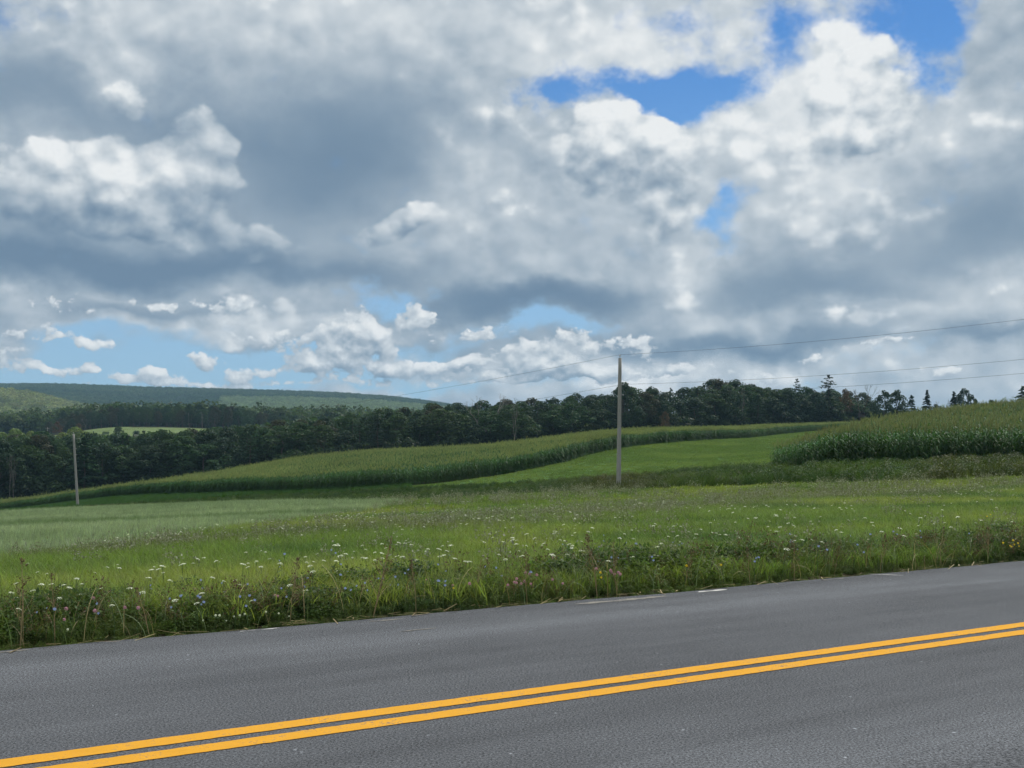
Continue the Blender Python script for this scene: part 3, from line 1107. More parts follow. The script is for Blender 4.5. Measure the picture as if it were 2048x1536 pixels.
def build_bank():
    # weedy bank along the field edge
    x, y, z, px, py, d = sector(46000, 55, 190, -260, 2400)
    keep = in_bank(px, py, y)
    x, y, z, px, py, d = pick(keep, x, y, z, px, py, d)
    n = len(x)
    red = 0.8 * np.exp(-((px - 1230) / 90.0) ** 2) + 0.45 * smoothstep(px, 1780, 1900) + 0.7 * np.exp(-((px - 170) / 70.0) ** 2)
    a = fbm(x, y, 4.0, 71, 3)
    t = blend(np.tile((0.044, 0.080, 0.027), (n, 1)), (0.076, 0.118, 0.037), (a - 0.45) * 4)
    t = blend(t, (0.105, 0.082, 0.048), red * (a + 0.15))
    t *= RNG.uniform(0.75, 1.2, (n, 1))
    tall = 0.55 + 0.45 * smoothstep(px, 900, 1300) + 0.25 * smoothstep(px, 1800, 1950)
    bush = RNG.uniform(size=n) < 0.30
    s = RNG.uniform(0.6, 1.15, n) * tall
    P = np.stack([x, y, z], 1)
    scatter('bank_weeds', P[bush], KIT_BUSH, s[bush] * 0.85, t[bush], 0.15, label='dark leafy weeds on the bank at the far meadow edge', cat='weeds')
    scatter('bank_grass', P[~bush], KIT_OAT, s[~bush] * 1.5, t[~bush], 0.2, label='rough dark grass on the bank at the far meadow edge', cat='grass')
    # darker grass headland below the left of the corn
    x, y, z, px, py, d = sector(30000, 90, 240, -260, 820)
    keep = (py < bank_top(px) + 1) & (y < corn_front(px) - 0.3)
    x, y, z, px, py, d = pick(keep, x, y, z, px, py, d)
    n = len(x)
    t = np.tile((0.050, 0.105, 0.036), (n, 1)) * RNG.uniform(0.8, 1.2, (n, 1))
    scatter('headland_grass', np.stack([x, y, z], 1), KIT_OAT, RNG.uniform(0.7, 1.1, n) * 1.3, t, 0.2,
            label='dark green headland grass along the foot of the left corn', cat='grass')


def build_verge():
    rng = RNG
    n = 13000
    s = rng.uniform(-16, 36, n)
    d = D_EDGE + 0.06 + rng.exponential(0.55, n)
    x = RD[0] * s + RN[0] * d
    y = RD[1] * s + RN[1] * d
    ok = (y > 5) & (d < D_EDGE + 2.4)
    x, y, d, s = pick(ok, x, y, d, s)
    z = ground_z(x, y)
    n = len(x)
    lump = fbm(s, d * 2, 1.3, 81, 3)
    h = np.clip((d - D_EDGE) / 0.6, 0.22, 1.0) * (0.38 + 1.10 * lump ** 1.3)
    t = blend(np.tile((0.050, 0.085, 0.027), (n, 1)), (0.115, 0.165, 0.040), (fbm(s, d, 0.8, 91, 2) - 0.42) * 3)
    t *= rng.uniform(0.7, 1.3, (n, 1))
    leafy = rng.uniform(size=n) < 0.66 + 0.6 * (lump - 0.5)
    P = np.stack([x, y, z], 1)
    scatter('roadside_weeds', P[leafy], KIT_LEAFY, h[leafy], t[leafy], 0.2, label='dark tangled clover and weeds along the road edge', cat='weeds')
    g = ~leafy
    t2 = blend(t, (0.15, 0.17, 0.075), rng.uniform(0, 0.9, n))
    scatter('roadside_grass', P[g], KIT_TALL, h[g] * 0.9, t2[g], 0.32, label='long arching grass blades along the road edge', cat='grass')
    # dry brown stalks among them
    q = rng.uniform(size=n) < 0.045 * (0.4 + 1.6 * (fbm(s, d, 1.8, 95, 2) > 0.52))
    q &= d > D_EDGE + 0.25
    scatter('roadside_dry_stalks', P[q], KIT_DRY, h[q] * 0.9 + 0.15, np.tile((0.13, 0.10, 0.06), (q.sum(), 1)), 0.25, label='thin brown seeding stalks mixed through the roadside weeds', cat='dry plants')
    # arching stems that stick out of the weeds
    G = Geo()
    for i in range(1700):
        ss = rng.uniform(-14, 32)
        dd = D_EDGE + 0.10 + rng.exponential(0.35)
        bx, by, _ = road_point(ss, dd)
        b = np.array([bx, by, float(ground_z(np.array([bx]), np.array([by]))[0])])
        a = rng.uniform(0, 6.28)
        out = np.array([math.cos(a), math.sin(a), 0])
        L = rng.uniform(0.20, 0.60)
        k1 = rng.uniform(0.25, 0.85)
        pts = [b + out * L * k1 * t * (0.35 + 0.65 * t) + np.array([0, 0, L * (1.15 * t - 0.75 * k1 * t * t)]) for t in np.linspace(0, 1, 6)]
        w = rng.uniform(0.003, 0.008)
        G.ribbon(pts, [w, w, w * 0.9, w * 0.8, w * 0.6, 0.002], unit(np.array([-out[1], out[0], rng.normal(0, 0.4)])), 0 if rng.uniform() < 0.45 else 1)
    tag(obj('arching_stems', G.mesh('arching_stems', [STRAW, PALE_STEM])), 'pale arching stems tangled over the roadside weeds', 'stems', kind='stuff')
    # fallen straw along the asphalt edge
    G = Geo()
    for i in range(520):
        ss = rng.uniform(-14, 30)
        dd = D_EDGE + 0.02 - abs(rng.normal(0, 0.06)) + 0.10 * (rng.uniform() < 0.5)
        c = np.array(road_point(ss, dd, 0.006 + 0.02 * rng.uniform()))
        a = rng.normal(0, 0.7)
        u = np.array([RD[0] * math.cos(a) - RD[1] * math.sin(a), RD[1] * math.cos(a) + RD[0] * math.sin(a), rng.normal(0, 0.12)])
        v = np.array([-u[1], u[0], 0])
        L, W = rng.uniform(0.03, 0.13), rng.uniform(0.002, 0.007)
        G.quad(c - u * L - v * W, c - u * L + v * W, c + u * L + v * W, c + u * L - v * W)
    tag(obj('fallen_straw', G.mesh('fallen_straw', [STRAW])), 'dry straw and clippings lying along the asphalt edge', 'straw', kind='stuff')


build_meadow()
build_oats()
build_hay()
build_bank()
build_verge()


# ------------------------------------------------------------------ corn
def corn_plant(rng, h=2.35):
    g = Geo()
    t = Geo()
    lean = rng.normal(0, 0.03, 2)
    top = np.array([lean[0] * h, lean[1] * h, h * 0.9])
    g.tube([np.array([0, 0, -0.05]), top * 0.5, top], [0.017, 0.014, 0.006], 4, 0, False)
    a0 = rng.uniform(0, math.pi)
    for i in range(11):
        f = 0.10 + 0.80 * i / 10
        base = top * f
        a = a0 + math.pi * i + rng.normal(0, 0.45)
        out = np.array([math.cos(a), math.sin(a), 0])
        side = np.array([-math.sin(a), math.cos(a), 0])
        L = rng.uniform(0.65, 0.95) * (1.0 - 0.45 * abs(f - 0.5))
        up = rng.uniform(0.45, 0.85)
        pts = []
        for q in range(5):
            s = q / 4
            pts.append(base + out * L * s * (0.95 - 0.1 * s) + np.array([0, 0, L * (up * s - 1.05 * s * s)]))
        g.ribbon(pts, [0.03, 0.085, 0.09, 0.06, 0.006], side)
    for i in range(7):
        a = rng.uniform(0, 2 * math.pi)
        sp = 0.0 if i == 0 else rng.uniform(0.06, 0.15)
        e = top + np.array([math.cos(a) * sp, math.sin(a) * sp, rng.uniform(0.24, 0.36)])
        t.ribbon([top - np.array([0, 0, 0.05]), (top + e) / 2 + np.array([0, 0, 0.03]), e], [0.010, 0.015, 0.006], np.array([-math.sin(a + 0.7), math.cos(a + 0.7), 0]))
    return g.mesh('corn_plant', [CORN_LEAF]), t.mesh('tassel', [GREEN_TASSEL]), (g, t)


crng = np.random.default_rng(9)
CORN = [corn_plant(crng) for i in range(6)]


def joined(pair, tassel):
    g, t = pair
    n = len(g.v)
    me = mesh_from('corn_stand', list(g.v) + list(t.v), list(g.f) + [tuple(i + n for i in f) for f in t.f],
                   [CORN_LEAF, tassel], False, [0] * len(g.f) + [1] * len(t.f))
    return me


KIT_CORN = [joined(c[2], CORN_TASSEL) for c in CORN]
KIT_HILL_CORN = [joined(c[2], GREEN_TASSEL) for c in CORN]


def build_corn():
    # left and middle field: rows follow its curved front
    P = []
    px = np.linspace(-260, 1770, 9000)
    for k in range(150):
        yy = corn_front(px) + 0.76 * k
        xx = (px - 1024) / FPX * yy
        ok = yy < corn_back(px)
        if not ok.any():
            break
        seg = np.concatenate([[0], np.cumsum(np.hypot(np.diff(xx), np.diff(yy)))])
        step = 0.30 if k < 6 else 0.48
        s = np.arange(0, seg[-1], step) + RNG.uniform(-0.08, 0.08, len(np.arange(0, seg[-1], step)))
        X, Y = np.interp(s, seg, xx), np.interp(s, seg, yy)
        o = np.interp(s, seg, ok.astype(float)) > 0.5
        P.append(np.stack([X[o], Y[o] + RNG.uniform(-0.1, 0.1, o.sum())], 1))
    P = np.vstack(P)
    z = ground_z(P[:, 0], P[:, 1])
    n = len(P)
    hv = 0.86 + 0.22 * fbm(P[:, 0], P[:, 1], 9.0, 5, 3) + RNG.normal(0, 0.06, n) + 0.16 * (RNG.uniform(size=n) < 0.05)
    scatter('corn_stand', np.column_stack([P, z]), KIT_CORN, hv, None, 0.05,
            label='long curving stand of tasselled corn in front of the forest', cat='corn field')
    # right field on the hill
    P = []
    left = curve((80, 1540), (86, 1545), (110, 1600), (150, 1660), (190, 1705), (230, 1720))
    for k in range(140):
        y0 = 86.0 + 0.76 * k
        step = 0.26 if k < 8 else 0.42
        x1 = (2700 - 1024) / FPX * y0
        x0 = (float(left(y0)) - 1024) / FPX * y0
        X = np.arange(x0, x1, step)
        X = X + RNG.uniform(-0.07, 0.07, len(X))
        Y = y0 + RNG.uniform(-0.1, 0.1, len(X))
        P.append(np.stack([X, Y, np.full(len(X), k)], 1))
    P = np.vstack(P)
    z = ground_z(P[:, 0], P[:, 1])
    n = len(P)
    hv = 1.03 + 0.18 * fbm(P[:, 0], P[:, 1], 7.0, 6, 3) + RNG.normal(0, 0.10, n) + 0.14 * (RNG.uniform(size=n) < 0.07)
    colm = 1024 + FPX * P[:, 0] / P[:, 1]
    hv = hv * (0.70 + 0.30 * smoothstep(colm - left(P[:, 1]), 0, 140))     # stunted along the open side
    single = np.zeros(n, bool)
    cand = np.nonzero((P[:, 2] < 4) & (colm < 2060))[0]
    cand = cand[np.argsort(P[cand, 2], kind='stable')][:290]
    single[cand] = True
    scatter('hill_corn_stand', np.column_stack([P[~single, :2], z[~single]]), KIT_HILL_CORN, hv[~single], None, 0.05,
            label='stand of corn climbing the hill at the right', cat='corn field')
    for i in cand:
        k = int(RNG.integers(0, len(CORN)))
        o = obj('corn_plant', CORN[k][0])
        o.location = (P[i, 0], P[i, 1], z[i])
        o.rotation_euler = (RNG.normal(0, 0.04), RNG.normal(0, 0.04), RNG.uniform(0, 6.28))
        o.scale = (hv[i],) * 3
        rw = ('front row', 'second row', 'third row', 'fourth row')[int(P[i, 2])]
        sec = ('at the left corner of', 'near the left corner of', 'in the middle of', 'towards the right border in', 'at the right border in')[min(4, max(0, int((colm[i] - 1545) / 103)))]
        hw = 'tall' if hv[i] > 1.0 else 'shorter'
        tag(o, '%s green corn plant in the %s, %s the hill corn' % (hw, rw, sec), 'corn plant', 'front rows of the corn at the right')
        obj('tassel', CORN[k][1], o)


build_corn()

# ------------------------------------------------------------------ trees
def leaf_cards(g, rng, c, rad, n, size, up=0.25, shell=0.72, m=0, squash=1.0):
    """n small leaf sprays through the outer part of an ellipsoid"""
    for i in range(n):
        d = unit(rng.normal(size=3))
        if d[2] < -0.35 and rng.uniform() < 0.6:
            d[2] = -d[2]
        r = shell + (1 - shell) * rng.uniform() ** 0.5
        if rng.uniform() < 0.18:
            r *= rng.uniform(0.4, 0.9)
        p = c + d * rad * r * np.array([1, 1, squash])
        nrm = unit(d + rng.normal(0, 0.55, 3) + np.array([0, 0, up]))
        u = unit(np.cross(nrm, rng.normal(size=3)))
        v = np.cross(nrm, u)
        s = size * rng.uniform(0.55, 1.35)
        k = rng.uniform(0.5, 0.9)
        g.quad(p - u * s * 0.5, p - v * s * 0.42 * k + u * s * rng.uniform(-0.15, 0.2), p + u * s * 0.55, p + v * s * 0.42 + u * s * rng.uniform(-0.2, 0.15), m)


def limb(g, rng, a, b, r0, r1, segs=4, wob=0.06, sides=5, m=0):
    a, b = np.asarray(a, float), np.asarray(b, float)
    L = np.linalg.norm(b - a)
    pts, rr = [], []
    for i in range(segs + 1):
        t = i / segs
        p = a * (1 - t) + b * t
        if 0 < i < segs:
            p = p + rng.normal(0, wob * L / segs, 3)
        pts.append(p)
        rr.append(r0 * (1 - t) + r1 * t)
    g.tube(pts, rr, sides, m)
    return pts


def broadleaf(seed, H=15.0, spread=0.30, low=0.22, lobes=34, cards=4300, size=0.42, open_=0.0):
    rng = np.random.default_rng(seed)
    tr, cr = Geo(), Geo()
    top = np.array([rng.normal(0, 0.3), rng.normal(0, 0.3), H * 0.72])
    tp = limb(tr, rng, (0, 0, -0.3), top, H * 0.016, H * 0.004, 7, 0.12, 7)
    z0, z1 = H * low, H
    per = cards // lobes
    for i in range(lobes):
        f = (i + 0.5) / lobes
        zc = z0 + (z1 - z0) * (0.08 + 0.84 * f)
        w = math.sin(math.pi * min(0.98, 0.22 + 0.74 * f)) ** 0.75
        a = i * 2.399 + rng.normal(0, 0.5)
        rr = H * spread * w * rng.uniform(0.45, 0.95)
        c = np.array([math.cos(a) * rr, math.sin(a) * rr, zc])
        if rng.uniform() < open_:
            continue
        rad = H * rng.uniform(0.062, 0.115) * (0.75 + 0.4 * w)
        leaf_cards(cr, rng, c, rad, per, size, squash=0.8)
        if i % 3 == 0 and zc < H * 0.85:
            base = np.array([0, 0, zc - rr * 0.75 - 0.4])
            q = min(1.0, base[2] / top[2])
            base = base + np.array([top[0], top[1], 0]) * q
            limb(tr, rng, base, c, H * 0.006 * (1.15 - f), H * 0.0018, 3, 0.1, 5)
    leaf_cards(cr, rng, np.array([0, 0, H * 0.93]), H * 0.09, per, size, squash=0.8)
    return tr, cr


def layered_pine(seed, H=16.0, spread=0.22, cards=2200, size=0.48, low=0.18, droop=0.10, ragged=0.3, cone=0.7):
    """tiers of spreading boughs round one straight stem"""
    rng = np.random.default_rng(seed)
    tr, cr = Geo(), Geo()
    limb(tr, rng, (0, 0, -0.3), (rng.normal(0, 0.15), rng.normal(0, 0.15), H * 0.985), H * 0.014, H * 0.0015, 6, 0.03, 7)
    tiers = int(15 + H * 0.3)
    nb_total = tiers * 6
    per = max(4, cards // nb_total)
    for k in range(tiers):
        f = k / (tiers - 1)
        z0 = H * (low + (0.965 - low) * f)
        Lm = H * spread * ((1 - f) ** cone + 0.06)
        for b in range(6):
            if rng.uniform() < ragged * 0.5:
                continue
            z = z0 + rng.normal(0, H * 0.017)
            a = b * 1.047 + k * 0.7 + rng.normal(0, 0.25)
            L = Lm * rng.uniform(1 - ragged, 1.1)
            out = np.array([math.cos(a), math.sin(a), 0])
            tipz = -droop * L + rng.normal(0, 0.05) * L
            tip = out * L + np.array([0, 0, z + tipz])
            if (k + b) % 2 == 0:
                limb(tr, rng, (0, 0, z), tip, H * 0.0028, H * 0.0008, 2, 0.03, 4)
            for q in range(per):
                t = rng.uniform(0.18, 1.0)
                p = out * L * t + np.array([0, 0, z + tipz * t * t + rng.normal(0, 0.012 * H * 0.5)])
                p = p + np.array([-out[1], out[0], 0]) * rng.normal(0, 0.17) * L * (1.15 - t)
                nrm = unit(np.array([rng.normal(0, 0.35), rng.normal(0, 0.35), 1.0]))
                u = unit(out + rng.normal(0, 0.4, 3))
                v = np.cross(nrm, u)
                s = size * rng.uniform(0.6, 1.3)
                cr.quad(p - u * s * 0.5, p - v * s * 0.3, p + u * s * 0.6, p + v * s * 0.3)
    return tr, cr


def bare_tree(seed, H=13.0, spread=0.8, depth=5, fork=0.42, twigs=True):
    """leafless tree: forked stem and fine twigs"""
    rng = np.random.default_rng(seed)
    tr, tw = Geo(), Geo()

    def grow(p, d, L, r, k):
        e = p + d * L
        g = tr if k < 3 else tw
        limb(g, rng, p, e, r, r * 0.62, 3 if k < 3 else 2, 0.10, 5 if k < 3 else 3)
        if k >= depth:
            return
        for i in range(2 if k < 2 else 3):
            dd = unit(d + rng.normal(0, 0.42 * spread, 3) + np.array([0, 0, 0.16]))
            grow(e - d * L * rng.uniform(0, 0.25), dd, L * rng.uniform(0.58, 0.80), r * 0.60, k + 1)
    trunk = np.array([0, 0, -0.3])
    grow(trunk, unit(np.array([rng.normal(0, 0.06), rng.normal(0, 0.06), 1.0])), H * fork, H * 0.014, 0)
    zt = max(float(v[2]) for v in list(tr.v) + list(tw.v))
    for g in (tr, tw):
        g.v = [np.asarray(v) * np.array([H / zt, H / zt, H / zt]) for v in g.v]
    return tr, tw


LEAF_D = leaf_mat('dark_forest_leaves', (0.035, 0.062, 0.037), 0.28, 0.30, None, 0.06, 0.035)
LEAF_M = leaf_mat('green_forest_leaves', (0.048, 0.084, 0.040), 0.30, 0.30, None, 0.06, 0.035)
LEAF_B = leaf_mat('brownish_forest_leaves', (0.056, 0.062, 0.040), 0.28, 0.30, None, 0.06, 0.03)
LEAF_R = leaf_mat('reddening_leaves', (0.110, 0.072, 0.052), 0.28, 0.30, None, 0.06, 0.03)
LEAF_Y = leaf_mat('yellow_green_leaves', (0.165, 0.215, 0.070), 0.35, 0.25, None, 0.06, 0.02)
NEEDLE = leaf_mat('dark_needles', (0.036, 0.068, 0.044), 0.15, 0.30, None, 0.06, 0.02)
NEEDLE_G = leaf_mat('green_needles', (0.050, 0.100, 0.052), 0.18, 0.30, None, 0.06, 0.02)


def kit(pair, leaf, bark=None, cname='crown'):
    tr, cr = pair
    return tr.mesh('trunk', [bark or BARK], True), cr.mesh(cname, [leaf], False)


def zmax(me):
    co = np.empty(len(me.vertices) * 3, np.float32)
    me.vertices.foreach_get('co', co)
    return float(co.reshape(-1, 3)[:, 2].max())


TREES = {
    'dark_a': kit(broadleaf(1, 15, 0.27, 0.16), LEAF_D), 'dark_b': kit(broadleaf(2, 15, 0.31, 0.14), LEAF_D), 'dark_c': kit(broadleaf(3, 15, 0.23, 0.20), LEAF_D),
    'mid_a': kit(broadleaf(4, 15, 0.29, 0.14), LEAF_M), 'mid_b': kit(broadleaf(5, 15, 0.25, 0.18), LEAF_M), 'mid_c': kit(broadleaf(16, 15, 0.33, 0.12, open_=0.12), LEAF_M),
    'brown_a': kit(broadleaf(6, 15, 0.27, 0.16, open_=0.15), LEAF_B), 'brown_b': kit(broadleaf(7, 15, 0.24, 0.20, open_=0.25), LEAF_B),
    'pine_a': kit(layered_pine(8, 16, 0.23, ragged=0.35), NEEDLE_G), 'pine_b': kit(layered_pine(9, 16, 0.20, ragged=0.25), NEEDLE),
    'spruce': kit(layered_pine(10, 12, 0.27, 5200, 0.62, 0.03, 0.20, 0.22, 0.85), NEEDLE),
    'spruce_b': kit(layered_pine(12, 12, 0.32, 5000, 0.62, 0.05, 0.12, 0.35, 0.65), NEEDLE_G),
    'thin_pine': kit(layered_pine(21, 18, 0.26, 3000, 0.70, 0.25, -0.10, 0.75, 0.40), NEEDLE),
    'red': kit(broadleaf(11, 15, 0.28, 0.25, 22, 1500, 0.5, open_=0.2), LEAF_R),
    'yellow': kit(broadleaf(13, 12, 0.34, 0.10), LEAF_Y), 'open': kit(broadleaf(14, 14, 0.33, 0.10, 34, 3000, 0.6, open_=0.10), LEAF_D),
    'bare_a': kit(bare_tree(15), BARK_PALE, BARK_PALE, 'twigs'), 'bare_b': kit(bare_tree(17, 13, 0.55, 5, 0.5), BARK_PALE, BARK_PALE, 'twigs'),
    'bare_c': kit(bare_tree(18, 13, 0.9, 6, 0.38), BARK, BARK, 'twigs'),
}
TOPZ = {k: max(zmax(a), zmax(b)) for k, (a, b) in TREES.items()}
PART = {'bare_a': 'twigs', 'bare_b': 'twigs', 'bare_c': 'twigs'}


def tree(kind, px, Y, top_py=None, height=None, wide=1.0, label=None, group=None, name='tree', cat='tree'):
    x = (px - 1024) / FPX * Y
    z = float(ground_z(np.array([x]), np.array([float(Y)]))[0])
    if height is None:
        height = EYE + (HORIZON - top_py) / FPX * Y - z
    s = height / TOPZ[kind]
    root = bpy.data.objects.new(name, None)
    root.empty_display_size = 0.5
    root.location = (x, Y, z)
    root.rotation_euler = (0, 0, random.uniform(0, 6.28))
    root.scale = (s * wide, s * wide, s)
    link(root)
    tag(root, label, cat, group)
    obj('trunk', TREES[kind][0], root)
    obj(PART.get(kind, 'crown'), TREES[kind][1], root)
    return root


skyline = curve((-300, 876), (0, 868), (150, 868), (300, 863), (430, 856), (520, 848), (600, 838), (680, 832), (740, 822), (800, 813), (850, 806),
                (900, 806), (960, 804), (1060, 797), (1150, 789), (1200, 791), (1245, 768), (1290, 774), (1340, 778), (1400, 771), (1440, 759),
                (1490, 767), (1550, 775), (1640, 778), (1700, 786), (1740, 800), (1790, 806), (1850, 815))
front_y = curve((-300, 300), (0, 292), (400, 300), (700, 312), (1000, 330), (1240, 350), (1500, 400), (1700, 425), (1850, 440))

FOREST_GROUP = 'trees of the dark forest behind the corn'
KINDS = ['dark_a', 'dark_b', 'dark_c', 'mid_a', 'mid_b', 'mid_c', 'brown_a', 'brown_b', 'pine_a', 'pine_b']
WORDS = {'dark': 'dark green broadleaf tree', 'mid': 'mid-green broadleaf tree', 'brown': 'brownish thin-crowned tree', 'pine': 'tiered pine'}


def where_words(px):
    spots = [(-400, 60, 'at the left end of the forest'), (60, 250, 'behind the leaning utility pole'), (250, 520, 'below the distant sunlit field'),
             (520, 760, 'where the forest edge starts to rise'), (760, 930, 'where the far hill meets the forest'), (930, 1130, 'around the forked bare snag'),
             (1130, 1330, 'behind the tall utility pole'), (1330, 1520, 'under the high hump of the forest'), (1520, 1690, 'around the ragged tall pine'), (1690, 2100, 'at the right end of the forest')]
    for a, b, w in spots:
        if a <= px < b:
            return w
    return 'in the forest'


def build_forest():
    rng = np.random.default_rng(31)
    for row, (back, lift, step) in enumerate(((0, 20, 5.2), (9, 9, 5.4), (22, 2, 6.0), (40, -3, 7.0))):
        px = -70.0
        while px < 1745:
            Y = float(front_y(px)) + back + rng.uniform(-3, 3)
            k = KINDS[rng.choice(len(KINDS), p=[.15, .15, .12, .13, .12, .09, .07, .05, .07, .05])]
            tp = float(skyline(px)) + lift * rng.uniform(0.2, 1.6) + rng.uniform(-3, 4) - (5 if rng.uniform() < 0.12 else 0)
            x = (px - 1024) / FPX * Y
            z = float(ground_z(np.array([x]), np.array([Y]))[0])
            h = EYE + (HORIZON - tp) / FPX * Y - z
            h = max(7.0, min(26.0, h))
            w = min(1.6, max(1.05, 18.0 / h)) * rng.uniform(0.95, 1.3)
            kw = WORDS[k.split('_')[0]]
            pos = ('in the front row', 'just inside the edge', 'deeper in the wood', 'on the skyline')[row]
            tree(k, px, Y, height=h, wide=w, label='%s %s, %s' % (kw, pos, where_words(px)), group=FOREST_GROUP, name='pine_tree' if k.startswith('pine') else 'forest_tree')
            px += step * rng.uniform(0.75, 1.25) * FPX / Y


build_forest()

# single trees that stand out
tree('bare_b', 1028, 322, 793, wide=0.9, label='bare forked grey snag standing before the forest edge', name='bare_tree')
tree('bare_a', 966, 332, 784, wide=1.1, label='twiggy leafless treetop above the forest left of the forked snag', name='bare_tree')
tree('bare_b', 1484, 392, 770, wide=0.8, label='pale dead trunk under the high hump of the forest', name='bare_tree')
tree('bare_c', 1722, 418, 768, wide=0.9, label='grey leafless tree at the right end of the forest', name='bare_tree')
tree('bare_b', 27, 286, 905, wide=0.6, label='pale slender bent trunk at the left end of the forest', name='bare_tree')
tree('bare_b', 19, 286, 912, wide=0.5, label='pale slender straight trunk at the far left of the forest', name='bare_tree')
tree('thin_pine', 1657, 420, 748, wide=0.95, label='tallest ragged pine rising above the right of the forest', name='pine_tree')
tree('thin_pine', 1594, 418, 756, wide=0.65, label='smaller ragged pine left of the tallest one', name='pine_tree')
tree('red', 1690, 424, 776, wide=0.8, label='reddening tree right beside the tallest ragged pine', name='forest_tree')
tree('brown_a', 1435, 408, 756, wide=1.2, label='brownish rounded treetop forming the high hump of the forest', name='forest_tree')
tree('dark_b', 1246, 352, 764, wide=1.1, label='dark domed tree right behind the top of the tall utility pole', name='forest_tree')
tree('spruce_b', 168, 288, 872, wide=1.15, label='broad tiered spruce right of the leaning utility pole', name='spruce_tree')
tree('red', 1330, 345, 822, wide=0.9, label='small reddish tree low in the forest right of the tall pole', name='forest_tree')
tree('red', 1112, 338, 852, wide=0.9, label='small reddish-brown tree low in the forest left of the tall pole', name='forest_tree')

# trees over the crest of the corn hill at the right
G2 = 'trees beyond the crest of the corn hill'
tree('open', 1768, 400, 780, wide=0.85, label='leafy tree at the left of the trees over the corn hill', group=G2, name='hill_tree')
tree('open', 1795, 405, 779, wide=1.0, label='taller rounded leafy tree over the corn hill', group=G2, name='hill_tree')
tree('spruce_b', 1823, 398, 789, wide=1.0, label='ragged spruce between the leafy tree and the pointed spruce', group=G2, name='spruce_tree')
tree('spruce', 1854, 396, 779, wide=0.95, label='pointed dark spruce over the corn hill', group=G2, name='spruce_tree')
tree('bare_a', 1880, 396, 797, wide=0.8, label='small bare tree right of the pointed spruce', group=G2, name='bare_tree')
tree('spruce', 1908, 392, 782, wide=1.2, label='broad spruce standing against a rounded tree over the hill', group=G2, name='spruce_tree')
tree('open', 1928, 394, 776, wide=0.8, label='rounded loose tree right of the broad spruce over the hill', group=G2, name='hill_tree')
tree('open', 1944, 396, 789, wide=0.7, label='low loose tree at the right of the rounded one over the hill', group=G2, name='hill_tree')
tree('open', 1982, 380, 799, wide=1.1, label='tiny tuft of a treetop just over the corn crest', group=G2, name='hill_tree')
tree('spruce_b', 2046, 370, 771, wide=1.2, label='dark conifer cut by the right border of the picture', group=G2, name='spruce_tree')
tree('dark_a', 1745, 430, 803, wide=1.2, label='low dark tree behind the deer stand', group=G2, name='forest_tree')
tree('dark_b', 1872, 420, 808, wide=1.2, label='dark low tree behind the pointed spruce', group=G2, name='forest_tree')
tree('dark_c', 1965, 420, 806, wide=1.3, label='dark low tree between the rounded tree and the tiny tuft', group=G2, name='forest_tree')


# the wooded knoll behind the sunlit field, left
def build_knoll():
    rng = np.random.default_rng(77)
    top = curve((95, 838), (130, 822), (175, 820), (215, 812), (260, 808), (320, 812), (350, 803), (400, 806), (450, 806), (500, 818), (560, 826), (620, 832), (700, 836), (760, 838))
    for row, (Y0, lift) in enumerate(((732, 8), (745, 2), (762, 0))):
        px = 100.0
        while px < 760:
            k = KINDS[rng.choice(len(KINDS), p=[.10, .12, .08, .16, .16, .12, .10, .06, .06, .04])]
            Y = Y0 + rng.uniform(-5, 5)
            tp = float(top(px)) + lift * rng.uniform(0.3, 1.6) + rng.uniform(-1, 5)
            x = (px - 1024) / FPX * Y
            z = float(ground_z(np.array([x]), np.array([Y]))[0])
            h = max(8.0, min(24.0, EYE + (HORIZON - tp) / FPX * Y - z))
            side = 'at the left of the far knoll' if px < 230 else ('above the far sunlit field' if px < 440 else 'right on the far knoll')
            row_w = ('front', 'middle', 'rear')[row]
            tree(k, px, Y, height=h, wide=min(1.4, max(0.85, 15 / h)) * rng.uniform(0.9, 1.15),
                 label='%s %s, %s row' % (WORDS[k.split('_')[0]], side, row_w), group='trees of the wooded knoll behind the sunlit field',
                 name='pine_tree' if k.startswith('pine') else 'knoll_tree')
            px += rng.uniform(17, 27)


build_knoll()
tree('bare_b', 405, 724, 822, wide=1.2, label='pale bare tree before the knoll above the sunlit field', name='bare_tree')
tree('bare_b', 378, 726, 824, wide=0.9, label='pale bare stem left of the pale bare tree on the knoll', name='bare_tree')
tree('bare_a', 172, 724, 836, wide=0.9, label='pale forked bare tree at the left of the knoll', name='bare_tree')
tree('red', 115, 640, 842, wide=1.0, label='brownish-red tree left of the leaning pole top', name='valley_tree')
tree('red', 158, 650, 846, wide=1.3, label='reddish-brown low tree right above the leaning pole top', name='valley_tree')
tree('yellow', 150, 520, 853, wide=1.2, label='bright yellow-green tree at the top of the leaning pole', name='valley_tree')
tree('yellow', 172, 522, 862, wide=1.1, label='low yellow-green bush tree right of the leaning pole top', name='valley_tree')
tree('yellow', 125, 525, 864, wide=1.0, label='low yellow-green bush tree left of the leaning pole top', name='valley_tree')
tree('yellow', 30, 520, 856, wide=1.2, label='yellow-green tree near the left border above the forest', name='valley_tree')
tree('yellow', 62, 524, 861, wide=0.9, label='small yellow-green tree between the left border and the far pole', name='valley_tree')
tree('yellow', 4, 520, 863, wide=1.0, label='yellow-green tree cut by the left border above the forest', name='valley_tree')
tree('mid_b', 236, 560, 852, wide=1.0, label='small green tree standing before the sunlit field', name='valley_tree')
tree('dark_c', 272, 540, 860, wide=0.9, label='dark small tree at the foot of the sunlit field', name='valley_tree')
tree('mid_a', 322, 560, 857, wide=0.9, label='round green tree at the foot of the sunlit field', name='valley_tree')


